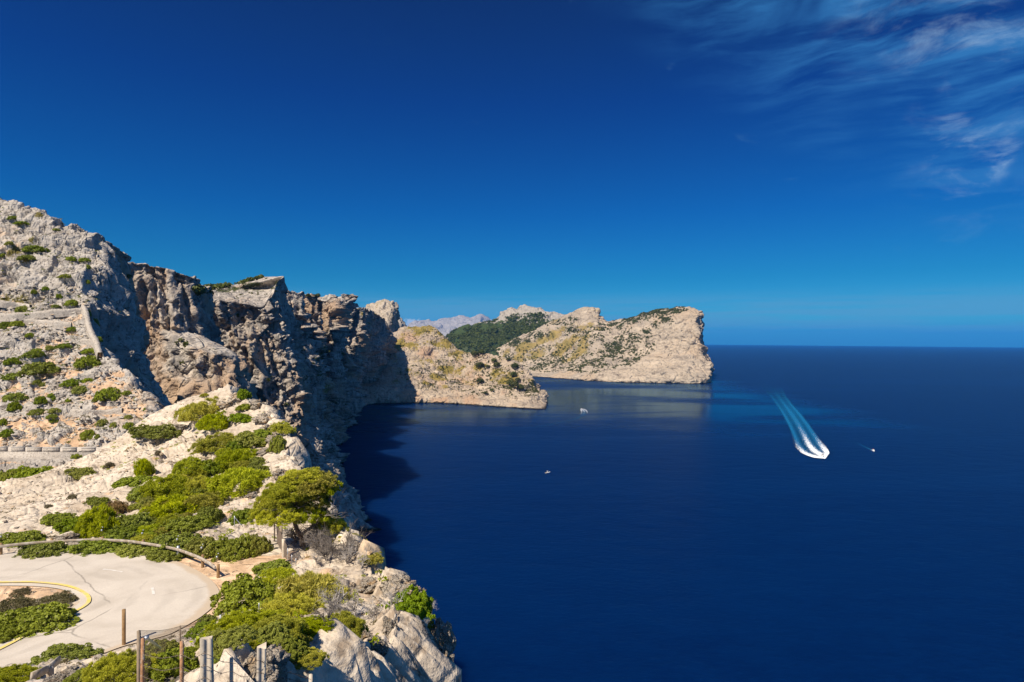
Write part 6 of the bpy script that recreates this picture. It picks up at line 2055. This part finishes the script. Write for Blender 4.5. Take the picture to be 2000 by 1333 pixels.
def head_px(a, b):
    p, q = sea_pt(*a), sea_pt(*b)
    return math.atan2(q[1] - p[1], q[0] - p[0])


h1 = head_px((1575, 845), (1612, 893))
boat(1607, 892, 15.5, h1, 'large white motor boat throwing a long broad wake', 'hard', 0.05)
boat(1706, 880, 9.0, head_px((1680, 869), (1706, 880)), 'small motor boat with a short wake beyond the large boat', 'red', 0.03)
boat(1070, 924, 9.0, head_px((1060, 926), (1080, 922.5)), 'small white boat drifting without a wake', 'hard')
boat(1136, 799.5, 11.0, head_px((1144, 803), (1134, 798.5)), 'white speedboat turning with a curved wake below the headland', 'open', 0.03)


def foam_mat(name, foam, teal):
    m, t = new_mat(name)
    fo = t.n('ShaderNodeAttribute', attribute_name='foam').outputs['Fac']
    ml = t.n('ShaderNodeAttribute', attribute_name='milk').outputs['Fac']
    g = t.n('ShaderNodeTexCoord')
    su = t.n('ShaderNodeAttribute', attribute_name='along').outputs['Fac']
    sv = t.n('ShaderNodeAttribute', attribute_name='across').outputs['Fac']
    cv_ = t.n('ShaderNodeCombineXYZ', {0: t.math('MULTIPLY', su, 0.06), 1: t.math('MULTIPLY', sv, 0.5), 2: 0.0})
    n1_ = t.noise(cv_.outputs[0], 1.0, 6.0, 0.65, 0.3)
    n2_ = t.noise(g.outputs['Object'], 0.35, 5.0, 0.6)
    nn_ = t.math('ADD', t.math('MULTIPLY', n1_, 0.6), t.math('MULTIPLY', n2_, 0.4))
    fa = t.maprange(t.math('ADD', fo, t.math('MULTIPLY', t.math('SUBTRACT', nn_, 0.5), 2.4)), 0.35, 0.75)
    ma = t.math('MULTIPLY', t.maprange(t.math('ADD', ml, t.math('MULTIPLY', t.math('MULTIPLY', t.math('SUBTRACT', nn_, 0.5), 2.6), ml)), 0.0, 1.0), 0.85)
    d1_ = t.n('ShaderNodeBsdfDiffuse', {'Color': foam})
    d2_ = t.n('ShaderNodeBsdfDiffuse', {'Color': teal})
    tr = t.n('ShaderNodeBsdfTransparent')
    a = t.n('ShaderNodeMixShader', {0: ma, 1: tr.outputs[0], 2: d2_.outputs[0]})
    b = t.n('ShaderNodeMixShader', {0: fa, 1: a.outputs[0], 2: d1_.outputs[0]})
    t.n('ShaderNodeOutputMaterial', {0: b.outputs[0]})
    return m


FOAM = foam_mat('wake_foam', (0.80, 0.82, 0.84), (0.012, 0.15, 0.34))


def wake(name, left, right, n, nc, ffn, mfn, label, lift=0.0):
    A = catmull(np.array([sea_pt(*p) for p in left])[:, None, :], n)[:, 0]
    Bq = catmull(np.array([sea_pt(*p) for p in right])[:, None, :], n)[:, 0]
    t = np.linspace(0, 1, nc)
    G = A[:, None] * (1 - t)[None, :, None] + Bq[:, None] * t[None, :, None]
    mid = (A + Bq) / 2
    s_ = np.concatenate([[0], np.cumsum(np.linalg.norm(np.diff(mid, axis=0), axis=1))])
    S, T_ = np.meshgrid(s_, t, indexing='ij')
    wid = np.linalg.norm(A - Bq, axis=1)
    f, m_ = np.clip(ffn(S, T_), 0, 1), np.clip(mfn(S, T_), 0, 1)
    r = np.random.default_rng(3)
    V = G.reshape(-1, 3)
    V[:, 2] = 0.15 + lift * f.ravel() * (0.6 + 0.8 * np.abs(fbm(V / 3.0, 3, 9)))
    me = mesh_np(name, V, grid_faces(n, nc), dict(foam=f.ravel(), milk=m_.ravel(), along=S.ravel(), across=((T_ - 0.5) * wid[:, None]).ravel()), smooth=True)
    return tag(link(name, me, FOAM), label, 'wake')


def band(T_, c, w_):
    return np.exp(-((T_ - c) / w_) ** 2)


wake('boat_wake', [(1612, 897), (1590, 895), (1566, 886), (1552, 872), (1546, 854), (1536, 830), (1520, 800), (1500, 772), (1484, 757), (1450, 744), (1420, 735)],
     [(1620, 886), (1617, 878), (1606, 862), (1594, 845), (1582, 828), (1566, 808), (1548, 788), (1536, 772), (1528, 760), (1480, 744), (1440, 733)], 150, 40,
     lambda S, T_: (np.exp(-S / 170) * (band(T_, 0.09, 0.14) + band(T_, 0.88, 0.15)) + 1.0 * np.exp(-S / 330) * band(T_, 0.48, 0.14) + 0.6 * np.exp(-S / 18)),
     lambda S, T_: (1.0 * np.exp(-S / 1800) * (0.24 + 0.80 * band(T_, 0.5, 0.13) + 0.65 * band(T_, 0.13, 0.10) + 0.7 * band(T_, 0.85, 0.12) + 0.40 * sstep(150, 900, S)) * sstep(0.0, 0.1, T_) * sstep(1.0, 0.9, T_) * sstep(2400, 300, S)),
     'broad white and turquoise wake trailing behind the large motor boat', 0.55)
wake('boat_wake', [(1708, 882.5), (1700, 880), (1690, 876), (1672, 868), (1650, 859)], [(1708, 879.5), (1701, 877), (1692, 872.5), (1676, 864.5), (1655, 856)], 50, 14,
     lambda S, T_: np.exp(-S / 14) * 0.8, lambda S, T_: 0.75 * np.exp(-S / 60) * band(T_, 0.5, 0.35), 'short pale wake behind the small motor boat with the red canopy')
wake('boat_wake', [(1133, 800.5), (1135, 804), (1132, 811), (1120, 817), (1100, 822), (1060, 829), (1000, 838), (930, 846), (850, 853), (760, 858)],
     [(1140, 799), (1147, 803), (1147, 810), (1136, 817), (1115, 824), (1070, 834), (1000, 845), (930, 852), (850, 858), (760, 862)], 120, 22,
     lambda S, T_: np.exp(-S / 120) * (band(T_, 0.1, 0.13) + band(T_, 0.5, 0.11) + band(T_, 0.92, 0.12)) * 0.9, lambda S, T_: 0.5 * np.exp(-S / 300) * (0.3 + 0.7 * band(T_, 0.5, 0.25)) * sstep(0, .15, T_) * sstep(1, .85, T_) * sstep(900, 300, S),
     'curved thin wake of the turning speedboat')
# ------------------------------------------------------------------ sea air
def build_haze():
    m, t = new_mat('sea_air')
    v = t.n('ShaderNodeVolumePrincipled')
    v.inputs['Color'].default_value = (0.04, 0.36, 1.0, 1.0)
    v.inputs['Density'].default_value = 1.6e-5
    v.inputs['Anisotropy'].default_value = 0.0
    t.nt.links.new(v.outputs[0], t.n('ShaderNodeOutputMaterial').inputs['Volume'])
    b = Bag()
    b.box((0, 0, 620.0), (111000, 111000, 1360.0))
    return tag(b.obj('haze', m), 'thin blue sea air over the whole bay', None, None, 'stuff')


build_haze()
